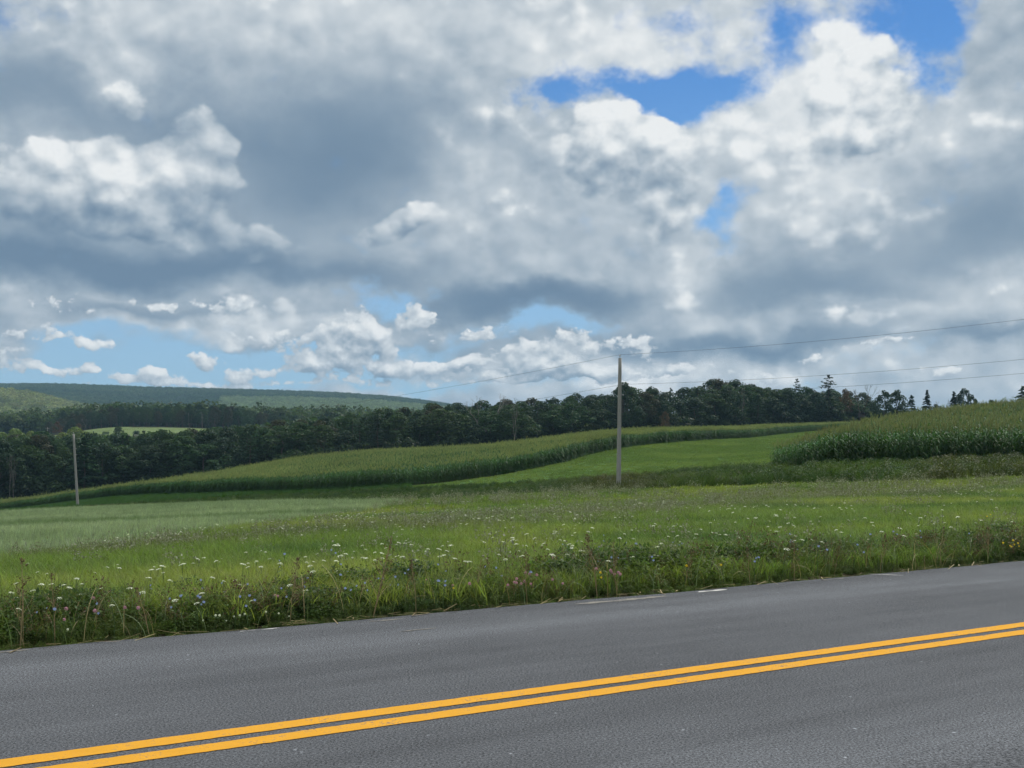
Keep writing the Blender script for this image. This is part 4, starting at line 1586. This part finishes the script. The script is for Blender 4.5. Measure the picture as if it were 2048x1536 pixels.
# woods that read as one mass
def build_woods():
    small = []
    for sd, leaf in ((41, WEED), (42, WEED), (43, WEED), (44, WEED)):
        rng = np.random.default_rng(sd)
        g = Geo()
        for i in range(9):
            a = i * 2.4
            r = 3.0 * math.sqrt((i + 0.3) / 9)
            leaf_cards(g, rng, np.array([math.cos(a) * r, math.sin(a) * r, 6.5 + rng.uniform(-1.5, 3.5) - r * 0.6]), rng.uniform(1.6, 2.5), 22, 1.25)
        leaf_cards(g, rng, np.array([0, 0, 4.0]), 3.0, 26, 1.5)
        g.tube([(0, 0, -0.5), (0, 0, 6)], [0.22, 0.12], 4)
        small.append(g.mesh('wood_tree', [leaf]))
    # far hills
    x, y, z, px, py, d = sector(120000, 780, 3350, -200, 1120)
    keep = (RNG.uniform(size=len(x)) < np.where(y < 1700, 0.42, 0.72))
    x, y, z, px, py = pick(keep, x, y, z, px, py)
    n = len(x)
    a = fbm(x, y, 160, 101, 4)
    t = blend(np.tile((0.045, 0.078, 0.040), (n, 1)), (0.075, 0.110, 0.050), (a - 0.4) * 4)
    spur_sun = ((y > 1500) & (y < 2300) & (px < 230)).astype(float) * np.clip((fbm(x, y, 90, 103, 3) - 0.25) * 3, 0, 1)
    t = blend(t, (0.260, 0.280, 0.130), spur_sun * 0.9)  # patchy sunlight on the spur, painted in as a paler tree tint
    slope_sun = ((y > 2250) & (y < 2850) & (px > 440)).astype(float)
    t = blend(t, (0.200, 0.250, 0.130), slope_sun * 0.8)  # sunlit patch on the lower slope, put into the tree colour
    t *= RNG.uniform(0.65, 1.35, (n, 1))
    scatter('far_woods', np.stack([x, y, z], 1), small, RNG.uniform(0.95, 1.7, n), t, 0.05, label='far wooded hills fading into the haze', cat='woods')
    # wood filling the valley behind the forest edge
    x, y, z, px, py, d = sector(14000, 360, 600, -200, 1300)
    keep = (y > front_y(px) + 62) & ((px > 470) | (y < 470))
    x, y, z, px, py = pick(keep, x, y, z, px, py)
    tp = np.maximum(skyline(px) + 4, 832)
    h = np.clip(EYE + (HORIZON - tp) / FPX * y - z, 3.0, 22.0)
    t = np.tile((0.042, 0.070, 0.040), (len(x), 1)) * RNG.uniform(0.6, 1.4, (len(x), 1))
    s = h / 11.0 * RNG.uniform(0.75, 1.0, len(x))
    scatter('valley_woods', np.stack([x, y, z], 1), small, s, t, 0.05, label='dark woods filling the valley behind the forest edge', cat='woods')
    # undergrowth along the forest edge
    x, y, z, px, py, d = sector(30000, 280, 520, -200, 2000)
    keep = (y > front_y(px) - 6) & (y < front_y(px) + 40)
    x, y, z, px, py = pick(keep, x, y, z, px, py)
    t = blend(np.tile((0.036, 0.058, 0.032), (len(x), 1)), (0.06, 0.09, 0.04), (fbm(x, y, 8, 120, 2) - 0.5) * 4) * RNG.uniform(0.6, 1.3, (len(x), 1))
    scatter('forest_undergrowth', np.stack([x, y, z], 1), small, RNG.uniform(0.25, 0.62, len(x)), t, 0.08, label='dark undergrowth along the foot of the forest', cat='undergrowth')


build_woods()

# ------------------------------------------------------------------ utility poles, wires, deer stand
POLE_WOOD = plain_mat('weathered_pole_wood', (0.29, 0.285, 0.265), 0.9, 0.35, 6.0, 0.5, (6, 6, 0.7), 0.15)
METAL = plain_mat('dull_metal', (0.30, 0.31, 0.32), 0.5, 0.1, 20)
PORCELAIN = plain_mat('insulator_porcelain', (0.55, 0.53, 0.50), 0.3, 0.05, 20)
WIRE = plain_mat('weathered_wire', (0.07, 0.075, 0.085), 0.8, spec=0.05)
DARK_WOOD = plain_mat('dark_boards', (0.055, 0.052, 0.050), 0.9, 0.3, 8)


def lathe(prof, sides=12):
    g = Geo()
    g.tube([(0, 0, z) for r, z in prof], [r for r, z in prof], sides)
    return g


def utility_pole(px, Y, base_py, top_py, lean_px, label, arm=False, xy=None, height=None):
    if xy is None:
        x = (px - 1024) / FPX * Y
    else:
        x, Y = xy
    z = float(ground_z(np.array([x]), np.array([float(Y)]))[0])
    H = height or (EYE + (HORIZON - top_py) / FPX * Y - z)
    lx = lean_px / FPX * Y
    root = bpy.data.objects.new('utility_pole', None)
    root.location = (x, Y, z)
    link(root)
    tag(root, label, 'utility pole', 'wooden utility poles')
    g = Geo()
    n = 12
    pts = [(lx * t, 0, -0.4 + (H + 0.4) * t) for t in np.linspace(0, 1, n)]
    rad = [0.165 - 0.055 * t + 0.004 * math.sin(9 * t) for t in np.linspace(0, 1, n)]
    g.tube(pts, rad, 14)
    obj('post', g.mesh('post', [POLE_WOOD], True), root)
    pin = Geo()
    pin.tube([(lx, 0, H - 0.02), (lx, 0, H + 0.14)], [0.014, 0.014], 6)
    obj('insulator_pin', pin.mesh('insulator_pin', [METAL]), root)
    ins = Geo()
    ins.tube([(lx + 0.0, 0, H + 0.10), (lx, 0, H + 0.13), (lx, 0, H + 0.16), (lx, 0, H + 0.18), (lx, 0, H + 0.21), (lx, 0, H + 0.235)],
             [0.02, 0.055, 0.03, 0.05, 0.03, 0.012], 10)
    obj('insulator', ins.mesh('insulator', [PORCELAIN], True), root)
    for f in (0.80, 0.72):
        br = Geo()
        cx, cz = lx * f, H * f
        br.tube([(cx + 0.12, -0.02, cz), (cx + 0.24, -0.02, cz)], [0.018, 0.018], 6)
        br.tube([(cx + 0.24, -0.02, cz - 0.05), (cx + 0.24, -0.02, cz + 0.05)], [0.04, 0.04], 8)
        obj('wire_clamp', br.mesh('wire_clamp', [METAL]), root)
    if arm:
        am = Geo()
        a, b = np.array([lx - 1.1, 0, H - 0.35]), np.array([lx + 1.1, 0, H - 0.35])
        am.tube([a, b], [0.07, 0.07], 4)
        obj('crossarm', am.mesh('crossarm', [POLE_WOOD]), root)
    base = Geo()
    return np.array([x + lx, Y, z + H + 0.23]), [np.array([x + lx * f + 0.24, Y - 0.02, z + H * f]) for f in (0.80, 0.72)]


P_MID = utility_pole(1237, 82, 978, 716, 3, 'tall grey utility pole standing before the mown strip')
P_LEFT = utility_pole(156, 147, 1015, 868, -9, 'leaning grey utility pole before the forest at the left')
P_RIGHT = utility_pole(0, 0, 0, 0, 2, 'utility pole beyond the right border carrying the wires on', xy=(45.0, 52.0), height=10.2)
P_FAR = utility_pole(95, 560, 0, 855, 0, 'tiny far pole with a crossarm beside the sunlit field', arm=True)


def wire(a, b, sag, label):
    g = Geo()
    n = 40
    pts = [a * (1 - t) + b * t - np.array([0, 0, 4 * sag * t * (1 - t)]) for t in np.linspace(0, 1, n)]
    g.tube(pts, [0.0075] * n, 5)
    tag(obj('overhead_wire', g.mesh('overhead_wire', [WIRE])), label, 'wire', 'overhead wires between the poles')


wire(P_MID[0], P_RIGHT[0], 0.75, 'top wire running from the tall pole to the right border')
wire(P_MID[1][0], P_RIGHT[1][0], 0.75, 'middle wire running from the tall pole to the right border')
wire(P_MID[1][1], P_RIGHT[1][1], 0.75, 'lowest wire running from the tall pole to the right border')
wire(P_LEFT[0], P_MID[0], 1.0, 'top wire sagging from the tall pole down to the leaning pole')
wire(P_LEFT[1][0], P_MID[1][0], 1.0, 'middle wire sagging from the tall pole down to the leaning pole')
wire(P_LEFT[1][1], P_MID[1][1], 1.0, 'lowest wire sagging from the tall pole down to the leaning pole')
off = np.array([-118.0, 215.0, 0.0])
e0 = P_LEFT[0] + np.array([-62, 70, -2.0])
wire(e0, P_LEFT[0], 1.0, 'top wire leaving the leaning pole beyond the left border')
wire(e0 - np.array([0, 0, 2.0]), P_LEFT[1][0], 1.0, 'lower wire leaving the leaning pole beyond the left border')


def box(g, x0, x1, y0, y1, z0, z1, m=0):
    c = [np.array([x, y, z], float) for x in (x0, x1) for y in (y0, y1) for z in (z0, z1)]
    for f in ((0, 1, 3, 2), (4, 6, 7, 5), (0, 4, 5, 1), (2, 3, 7, 6), (0, 2, 6, 4), (1, 5, 7, 3)):
        g.quad(c[f[0]], c[f[1]], c[f[2]], c[f[3]], m)


def deer_stand():
    Y = 399.0
    x = (1723 - 1024) / FPX * Y
    z = float(ground_z(np.array([x]), np.array([Y]))[0])
    root = bpy.data.objects.new('deer_stand', None)
    root.location = (x, Y, z)
    link(root)
    tag(root, 'small dark hunting stand on stilts under the grey leafless tree', 'hunting stand')
    H = EYE + (HORIZON - 834) / FPX * Y - z
    for sx in (-0.75, 0.75):
        for sy in (-0.7, 0.7):
            g = Geo()
            g.tube([(sx * 1.2, sy * 1.2, -0.2), (sx, sy, H)], [0.07, 0.06], 5)
            obj('leg', g.mesh('leg', [DARK_WOOD]), root)
    g = Geo()
    box(g, -0.9, 0.9, -0.85, 0.85, H, H + 0.8)
    box(g, -0.9, -0.7, -0.85, 0.85, H + 0.8, H + 1.5)
    box(g, 0.7, 0.9, -0.85, 0.85, H + 0.8, H + 1.5)
    box(g, -0.7, 0.7, 0.65, 0.85, H + 0.8, H + 1.5)
    obj('cabin', g.mesh('cabin', [DARK_WOOD]), root)
    g = Geo()
    g.quad((-1.1, -1.1, H + 1.55), (1.1, -1.1, H + 1.75), (1.1, 1.1, H + 1.75), (-1.1, 1.1, H + 1.55))
    g.quad((-1.1, -1.1, H + 1.48), (-1.1, 1.1, H + 1.48), (1.1, 1.1, H + 1.68), (1.1, -1.1, H + 1.68))
    obj('roof', g.mesh('roof', [DARK_WOOD]), root)


deer_stand()


# ------------------------------------------------------------------ wild flowers by the road
def umbel_plant(rng, h, r):
    st, fl = Geo(), Geo()
    top = np.array([rng.normal(0, 0.04), rng.normal(0, 0.04), h])
    st.tube([(0, 0, -0.03), top * 0.5 + rng.normal(0, 0.008, 3), top], [0.004, 0.0035, 0.003], 4)
    for i in range(5):
        a = rng.uniform(0, 6.28)
        b = top * rng.uniform(0.2, 0.75)
        out = np.array([math.cos(a), math.sin(a), 0.35]) * rng.uniform(0.05, 0.10)
        st.ribbon([b, b + out * 0.5, b + out], [0.004, 0.018, 0.003], np.array([-math.sin(a), math.cos(a), 0]))
    tilt = rng.normal(0, 0.22, 2)
    for i in range(34):
        a = i * 2.399
        q = r * math.sqrt((i + 0.5) / 34)
        c = top + np.array([q * math.cos(a), q * math.sin(a), 0.016 + 0.010 * (1 - (q / r) ** 2)])
        c[2] += tilt[0] * (c[0] - top[0]) + tilt[1] * (c[1] - top[1])
        s = r * rng.uniform(0.16, 0.26)
        b = rng.uniform(0, 1.57)
        u = np.array([math.cos(b), math.sin(b), rng.normal(0, 0.25)]) * s
        v = np.array([-math.sin(b), math.cos(b), rng.normal(0, 0.25)]) * s
        fl.quad(c - u, c - v, c + u, c + v)
        if i % 3 == 0:
            st.ribbon([top, c], [0.002, 0.0015], np.array([-math.sin(a), math.cos(a), 0]))
    return st.mesh('stem', [STEM]), fl.mesh('umbel', [PETAL_W])


def chicory(rng, h):
    st, fl = Geo(), []
    top = np.array([rng.normal(0, 0.05), rng.normal(0, 0.05), h])
    st.tube([(0, 0, -0.03), top * 0.5 + rng.normal(0, 0.02, 3), top], [0.005, 0.004, 0.002], 4)
    heads = [top] + [top * rng.uniform(0.55, 0.9) + np.array([rng.normal(0, 0.07), rng.normal(0, 0.07), rng.uniform(0, 0.06)]) for i in range(1)]
    for c in heads:
        st.ribbon([top * (c[2] / h * 0.85), c], [0.003, 0.002], np.array([1.0, 0, 0]))
        f = Geo()
        nrm = unit(np.array([rng.normal(0, 0.5), -0.9, 0.6]))
        u = unit(np.cross(nrm, [0, 0, 1]))
        v = np.cross(nrm, u)
        for k in range(10):
            a = k * 0.628
            d = u * math.cos(a) + v * math.sin(a)
            e = -u * math.sin(a) + v * math.cos(a)
            R = 0.016 * rng.uniform(0.85, 1.15)
            f.quad(c, c + d * R * 0.6 - e * R * 0.22, c + d * R + nrm * 0.004, c + d * R * 0.6 + e * R * 0.22)
        fl.append(f.mesh('blossom', [PETAL_B]))
    return st.mesh('stem', [STEM]), fl


def clover(rng, h, petal, R=0.0145):
    st, fl = Geo(), Geo()
    top = np.array([rng.normal(0, 0.05), rng.normal(0, 0.05), h])
    st.tube([(0, 0, -0.03), top * 0.5 + rng.normal(0, 0.015, 3), top], [0.003, 0.003, 0.002], 4)
    for i in range(3):
        a = i * 2.1 + rng.uniform(0, 1)
        c = top - np.array([0, 0, 0.03])
        d = np.array([math.cos(a), math.sin(a), 0.2])
        e = np.array([-math.sin(a), math.cos(a), 0])
        st.quad(c, c + d * 0.02 - e * 0.01, c + d * 0.04, c + d * 0.02 + e * 0.01)
    for i in range(30):
        z = 1 - 2 * (i + 0.5) / 30
        a = i * 2.399
        q = math.sqrt(1 - z * z)
        d = np.array([q * math.cos(a), q * math.sin(a), z])
        c = top + d * R
        u = unit(np.cross(d, [0.3, 0.2, 0.9])) * R * 0.42
        v = unit(np.cross(d, u)) * R * 0.42
        fl.quad(c - u, c - v, c + u + d * R * 0.35, c + v)
    return st.mesh('stem', [STEM]), fl.mesh('flower_head', [petal])


frng = np.random.default_rng(63)
UMBELS = [umbel_plant(frng, 0.31, 0.023 + 0.003 * i) for i in range(5)]
CHICORY = [chicory(frng, 0.36) for i in range(4)]
CLOVER = [clover(frng, 0.30, PETAL_P) for i in range(3)]
YELLOWS = [clover(frng, 0.26, PETAL_Y, 0.010) for i in range(2)]
BLOBS = [clover(frng, 0.20, PETAL_W, 0.011) for i in range(2)]

PLACES = [(-60, 120, 'at the left border'), (120, 330, 'left of the leaning pole line'), (330, 520, 'below the grain field'), (520, 700, 'near the tall brown weed at the left'),
          (700, 880, 'around the upright brown weed'), (880, 1060, 'left of the pink clover cluster'), (1060, 1240, 'below the tall utility pole'),
          (1240, 1440, 'right of the tall utility pole'), (1440, 1640, 'below the hay strip'), (1640, 1850, 'below the corn hill'), (1850, 2140, 'at the right border')]


def spot(px):
    for a, b, w in PLACES:
        if a <= px < b:
            return w
    return 'in the meadow'


def flower(name, stem, heads, px, py, h, s, label, cat, group, part):
    x, y, z = on_ray(px, py, h * s, 9.0, 90)
    s *= 0.78 if y < 12.5 else 0.9
    o = obj(name, stem)
    o.location = (x, y, z)
    o.rotation_euler = (0, 0, random.uniform(0, 6.28) if name != 'chicory' else random.uniform(-0.5, 0.5))
    o.scale = (s, s, s)
    tag(o, label, cat, group)
    for hmesh in (heads if isinstance(heads, list) else [heads]):
        obj(part, hmesh, o)


def build_flowers():
    rng = random.Random(17)
    # positions read from the photograph, then filled in between
    white = [(10, 1127), (54, 1124), (145, 1156), (130, 1152), (175, 1155), (82, 1142), (40, 1152), (290, 1166), (410, 1168), (600, 1168), (228, 1187), (122, 1176), (352, 1187), (160, 1172),
             (245, 1130), (322, 1138), (334, 1142), (312, 1133), (370, 1120), (500, 1123), (430, 1121), (520, 1128), (445, 1150), (392, 1192), (572, 1150), (488, 1196),
             (610, 1119), (630, 1119), (645, 1117), (697, 1102), (705, 1112), (724, 1111), (747, 1101), (770, 1112), (737, 1112), (757, 1112), (766, 1085), (790, 1107), (680, 1117), (677, 1086),
             (800, 1077), (795, 1085), (860, 1093), (879, 1093), (905, 1086), (910, 1096), (890, 1107), (916, 1112), (926, 1118), (932, 1117), (838, 1112), (988, 1071), (1022, 1075), (1032, 1077),
             (1010, 1078), (1042, 1097), (1090, 1094), (1119, 1076), (1135, 1078), (1150, 1092), (1160, 1093), (1138, 1098), (1140, 1104), (1176, 1104), (1110, 1104), (1172, 1079), (1086, 1087),
             (1237, 1071), (1262, 1074), (1304, 1088), (1299, 1114), (1328, 1081), (1255, 1095), (1376, 1061), (1385, 1064), (1382, 1073), (1360, 1067), (1400, 1055), (1420, 1062), (1428, 1064),
             (1414, 1087), (1545, 1058), (1485, 1071), (1595, 1076), (1546, 1058), (1722, 1033), (1742, 1047), (1760, 1058), (1797, 1052), (1835, 1049), (1866, 1043), (1893, 1042), (1912, 1030),
             (1806, 1067), (1608, 1074), (1638, 1075), (1641, 1079), (1664, 1087), (1688, 1061), (1740, 1076), (1620, 1056), (1900, 1050), (1959, 1037), (1978, 1045), (2020, 1040), (1990, 1044)]
    for i in range(150):
        px = rng.uniform(-30, 2080)
        lo = float(brown_mid(px)) + 4
        py = lo + abs(rng.gauss(0, 26)) + 8
        white.append((px, py))
    for i, (px, py) in enumerate(white):
        st, fl = UMBELS[i % len(UMBELS)]
        s = rng.uniform(0.8, 1.25)
        tilt = ('tiny', 'small', 'flat-topped', 'wide')[min(3, int((s - 0.8) / 0.1125))]
        flower('wild_carrot', st, fl, px, py, 0.33, s, '%s white wild carrot flower %s' % (tilt, spot(px)), 'wildflower', 'white wild carrot flowers in the meadow', 'umbel')
    blue = [(570, 1101), (660, 1095), (568, 1116), (672, 1123), (680, 1134), (297, 1157), (289, 1175), (330, 1180), (366, 1171), (395, 1174), (400, 1176), (468, 1176), (496, 1153), (495, 1182), (412, 1143), (433, 1147),
            (618, 1143), (605, 1150), (617, 1162), (552, 1160), (690, 1162), (708, 1163), (738, 1151), (757, 1142), (758, 1144), (812, 1134), (798, 1138), (868, 1124), (874, 1144), (886, 1145), (978, 1128), (982, 1130), (1058, 1130),
            (1124, 1085), (1216, 1066), (1235, 1072), (1270, 1081), (1200, 1092), (1208, 1088), (1188, 1119), (1276, 1098), (1300, 1108), (1230, 1110), (1228, 1110), (1315, 1106), (1345, 1080), (1370, 1083), (1458, 1097), (1516, 1109), (1508, 1133), (1588, 1063), (1572, 1078), (1582, 1079), (1635, 1089),
            (1709, 1067), (1705, 1083), (1740, 1063), (1784, 1058), (1850, 1057), (183, 1189), (109, 1236), (88, 1200), (2040, 1058), (1930, 1062)]
    for i, (px, py) in enumerate(blue):
        st, fl = CHICORY[i % len(CHICORY)]
        s = rng.uniform(0.8, 1.15)
        big = 'taller' if s > 0.97 else 'shorter'
        flower('chicory', st, fl, px, py, 0.36, s, '%s sky-blue chicory %s' % (big, spot(px)), 'wildflower', 'blue chicory flowers in the meadow', 'blossom')
    pink = [(1045, 1144), (1050, 1140), (1044, 1155), (1043, 1161), (1043, 1170), (1052, 1135), (1057, 1134), (1032, 1187), (1118, 1165), (1008, 1162), (940, 1175), (862, 1149), (907, 1157), (1222, 1153), (1218, 1176), (1225, 1172), (1224, 1179), (1217, 1177), (1234, 1166),
            (1224, 1110), (1360, 1112), (1367, 1110), (127, 1231), (222, 1231), (150, 1197), (275, 1200), (165, 1180), (550, 1175), (1030, 1190), (1128, 1110), (1115, 1185), (250, 1206), (538, 1180), (415, 1163)]
    for i, (px, py) in enumerate(pink):
        st, fl = CLOVER[i % len(CLOVER)]
        flower('red_clover', st, fl, px, py, 0.31, rng.uniform(0.85, 1.15), 'pink clover head %s' % spot(px), 'wildflower', 'pink clover heads along the verge', 'flower_head')
    yellow = [(903, 1165), (1195, 1190), (1190, 1185), (1360, 1157), (1448, 1162), (2036, 1101), (2042, 1096), (2028, 1098), (2020, 1100), (2010, 1103), (1990, 1026), (1975, 1028), (2034, 1106), (2046, 1090)]
    for i, (px, py) in enumerate(yellow):
        st, fl = YELLOWS[i % len(YELLOWS)]
        flower('yellow_flower', st, fl, px, py, 0.27, rng.uniform(0.9, 1.3), 'yellow flower %s' % spot(px), 'wildflower', 'yellow flowers in the verge', 'flower_head')
    lowwhite = [(425, 1240), (428, 1238), (470, 1262), (480, 1250), (500, 1250), (452, 1256), (530, 1243), (553, 1243), (122, 1283), (575, 1241), (395, 1244)]
    for i, (px, py) in enumerate(lowwhite):
        st, fl = BLOBS[i % len(BLOBS)]
        flower('white_clover', st, fl, px, py, 0.21, rng.uniform(0.6, 1.0), 'low white clover head %s' % spot(px), 'wildflower', 'white clover heads at the road edge', 'flower_head')


build_flowers()


def brown_weed(rng, h, thick):
    """dry upright weed: stem with short side branches full of brown seed"""
    st, sd = Geo(), Geo()
    top = np.array([rng.normal(0, 0.07), rng.normal(0, 0.07), h])
    st.tube([(0, 0, -0.03), top * 0.5 + rng.normal(0, 0.02, 3), top], [0.006, 0.005, 0.002], 5)
    for i in range(thick):
        f = rng.uniform(0.25, 0.98)
        a = rng.uniform(0, 6.28)
        L = (1.05 - f) * h * rng.uniform(0.2, 0.42)
        b = top * f
        e = b + np.array([math.cos(a) * L * 0.7, math.sin(a) * L * 0.7, L * 0.75])
        st.ribbon([b, e], [0.003, 0.002], np.array([-math.sin(a), math.cos(a), 0]))
        for q in range(9):
            c = b + (e - b) * rng.uniform(0.3, 1.05) + rng.normal(0, 0.008, 3)
            u, v = unit(rng.normal(size=3)) * rng.uniform(0.005, 0.011), unit(rng.normal(size=3)) * rng.uniform(0.005, 0.011)
            sd.quad(c - u, c - v, c + u, c + v)
    return st.mesh('stem', [STRAW]), sd.mesh('seed_head', [BROWN_SEED])


BROWNS = [brown_weed(frng, 0.75, 26) for i in range(4)]
for i, (px, py, s, lab) in enumerate(((745, 1112, 1.05, 'tall upright brown seeding weed among the chicory'), (1195, 1082, 0.95, 'bushy brown seeding weed below the tall utility pole'),
                                      (580, 1150, 0.85, 'brown seeding weed by the road left of the upright one'), (40, 1160, 1.0, 'tangled brown weed at the left border'),
                                      (1235, 1090, 0.8, 'brown weed right of the bushy one below the pole'), (1055, 1120, 0.75, 'thin brown weed over the pink clover cluster'),
                                      (832, 1130, 0.75, 'low reddish-brown weed right of the upright one'), (110, 1180, 0.8, 'leaning brown weed near the left border'),
                                      (1590, 1120, 0.7, 'low brown weed at the verge below the hay strip'), (1760, 1085, 0.7, 'dry weed at the verge below the corn hill'),
                                      (1880, 1068, 0.75, 'dry brown weed at the verge near the right border'), (1975, 1062, 0.7, 'dry brown weed close to the yellow flowers'),
                                      (945, 1118, 0.6, 'thin dry weed between the two tall brown weeds'), (1370, 1098, 0.65, 'thin dry weed right of the white blossoms'),
                                      (300, 1190, 0.6, 'small dry weed in the bright grass at the left'), (1500, 1115, 0.6, 'small dry weed left of the worn edge line'))):
    x, y, z = on_ray(px, py, 0.75 * s, 9.0, 60)
    st, sd = BROWNS[i % 4]
    o = obj('seeding_weed', st)
    o.location = (x, y, z)
    o.rotation_euler = (random.gauss(0, 0.12), random.gauss(0, 0.12), random.uniform(0, 6.28))
    o.scale = (s, s, s)
    tag(o, lab, 'weed', 'brown seeding weeds in the verge')
    obj('seed_head', sd, o)


# white spent flowers too far off to count
def far_flowers():
    x, y, z, px, py, d = sector(16000, 20, 95, -100, 2150)
    w = np.exp(-((py - brown_mid(px)) / 34.0) ** 2) * np.clip((fbm(x, y, 5, 140, 3) - 0.42) * 6, 0, 1)
    keep = (RNG.uniform(size=len(x)) < w * 0.5) & ~in_oats(px, py, y)
    x, y, z = pick(keep, x, y, z)
    kits = []
    for i in range(3):
        st, fl = UMBELS[i]
        kits.append(fl)
    scatter('far_white_flowers', np.stack([x, y, z], 1), kits, RNG.uniform(0.7, 1.15, len(x)), None, 0.1, label='scattered white flower heads far across the meadow', cat='wildflowers')


far_flowers()


# ------------------------------------------------------------------ haze over the valley
def build_haze():
    g = Geo()
    box(g, -6400, 6400, -6400, 6400, -60, 195)
    m, t, k, out = new_mat('haze')
    v = k.new('ShaderNodeVolumePrincipled')
    v.inputs['Color'].default_value = (0.42, 0.72, 1.0, 1)
    v.inputs['Density'].default_value = 0.00009
    t.links.new(v.outputs[0], out.inputs['Volume'])
    o = obj('haze', g.mesh('haze', [m]))
    tag(o, 'thin bluish haze over the valley', 'haze', kind='stuff')


build_haze()
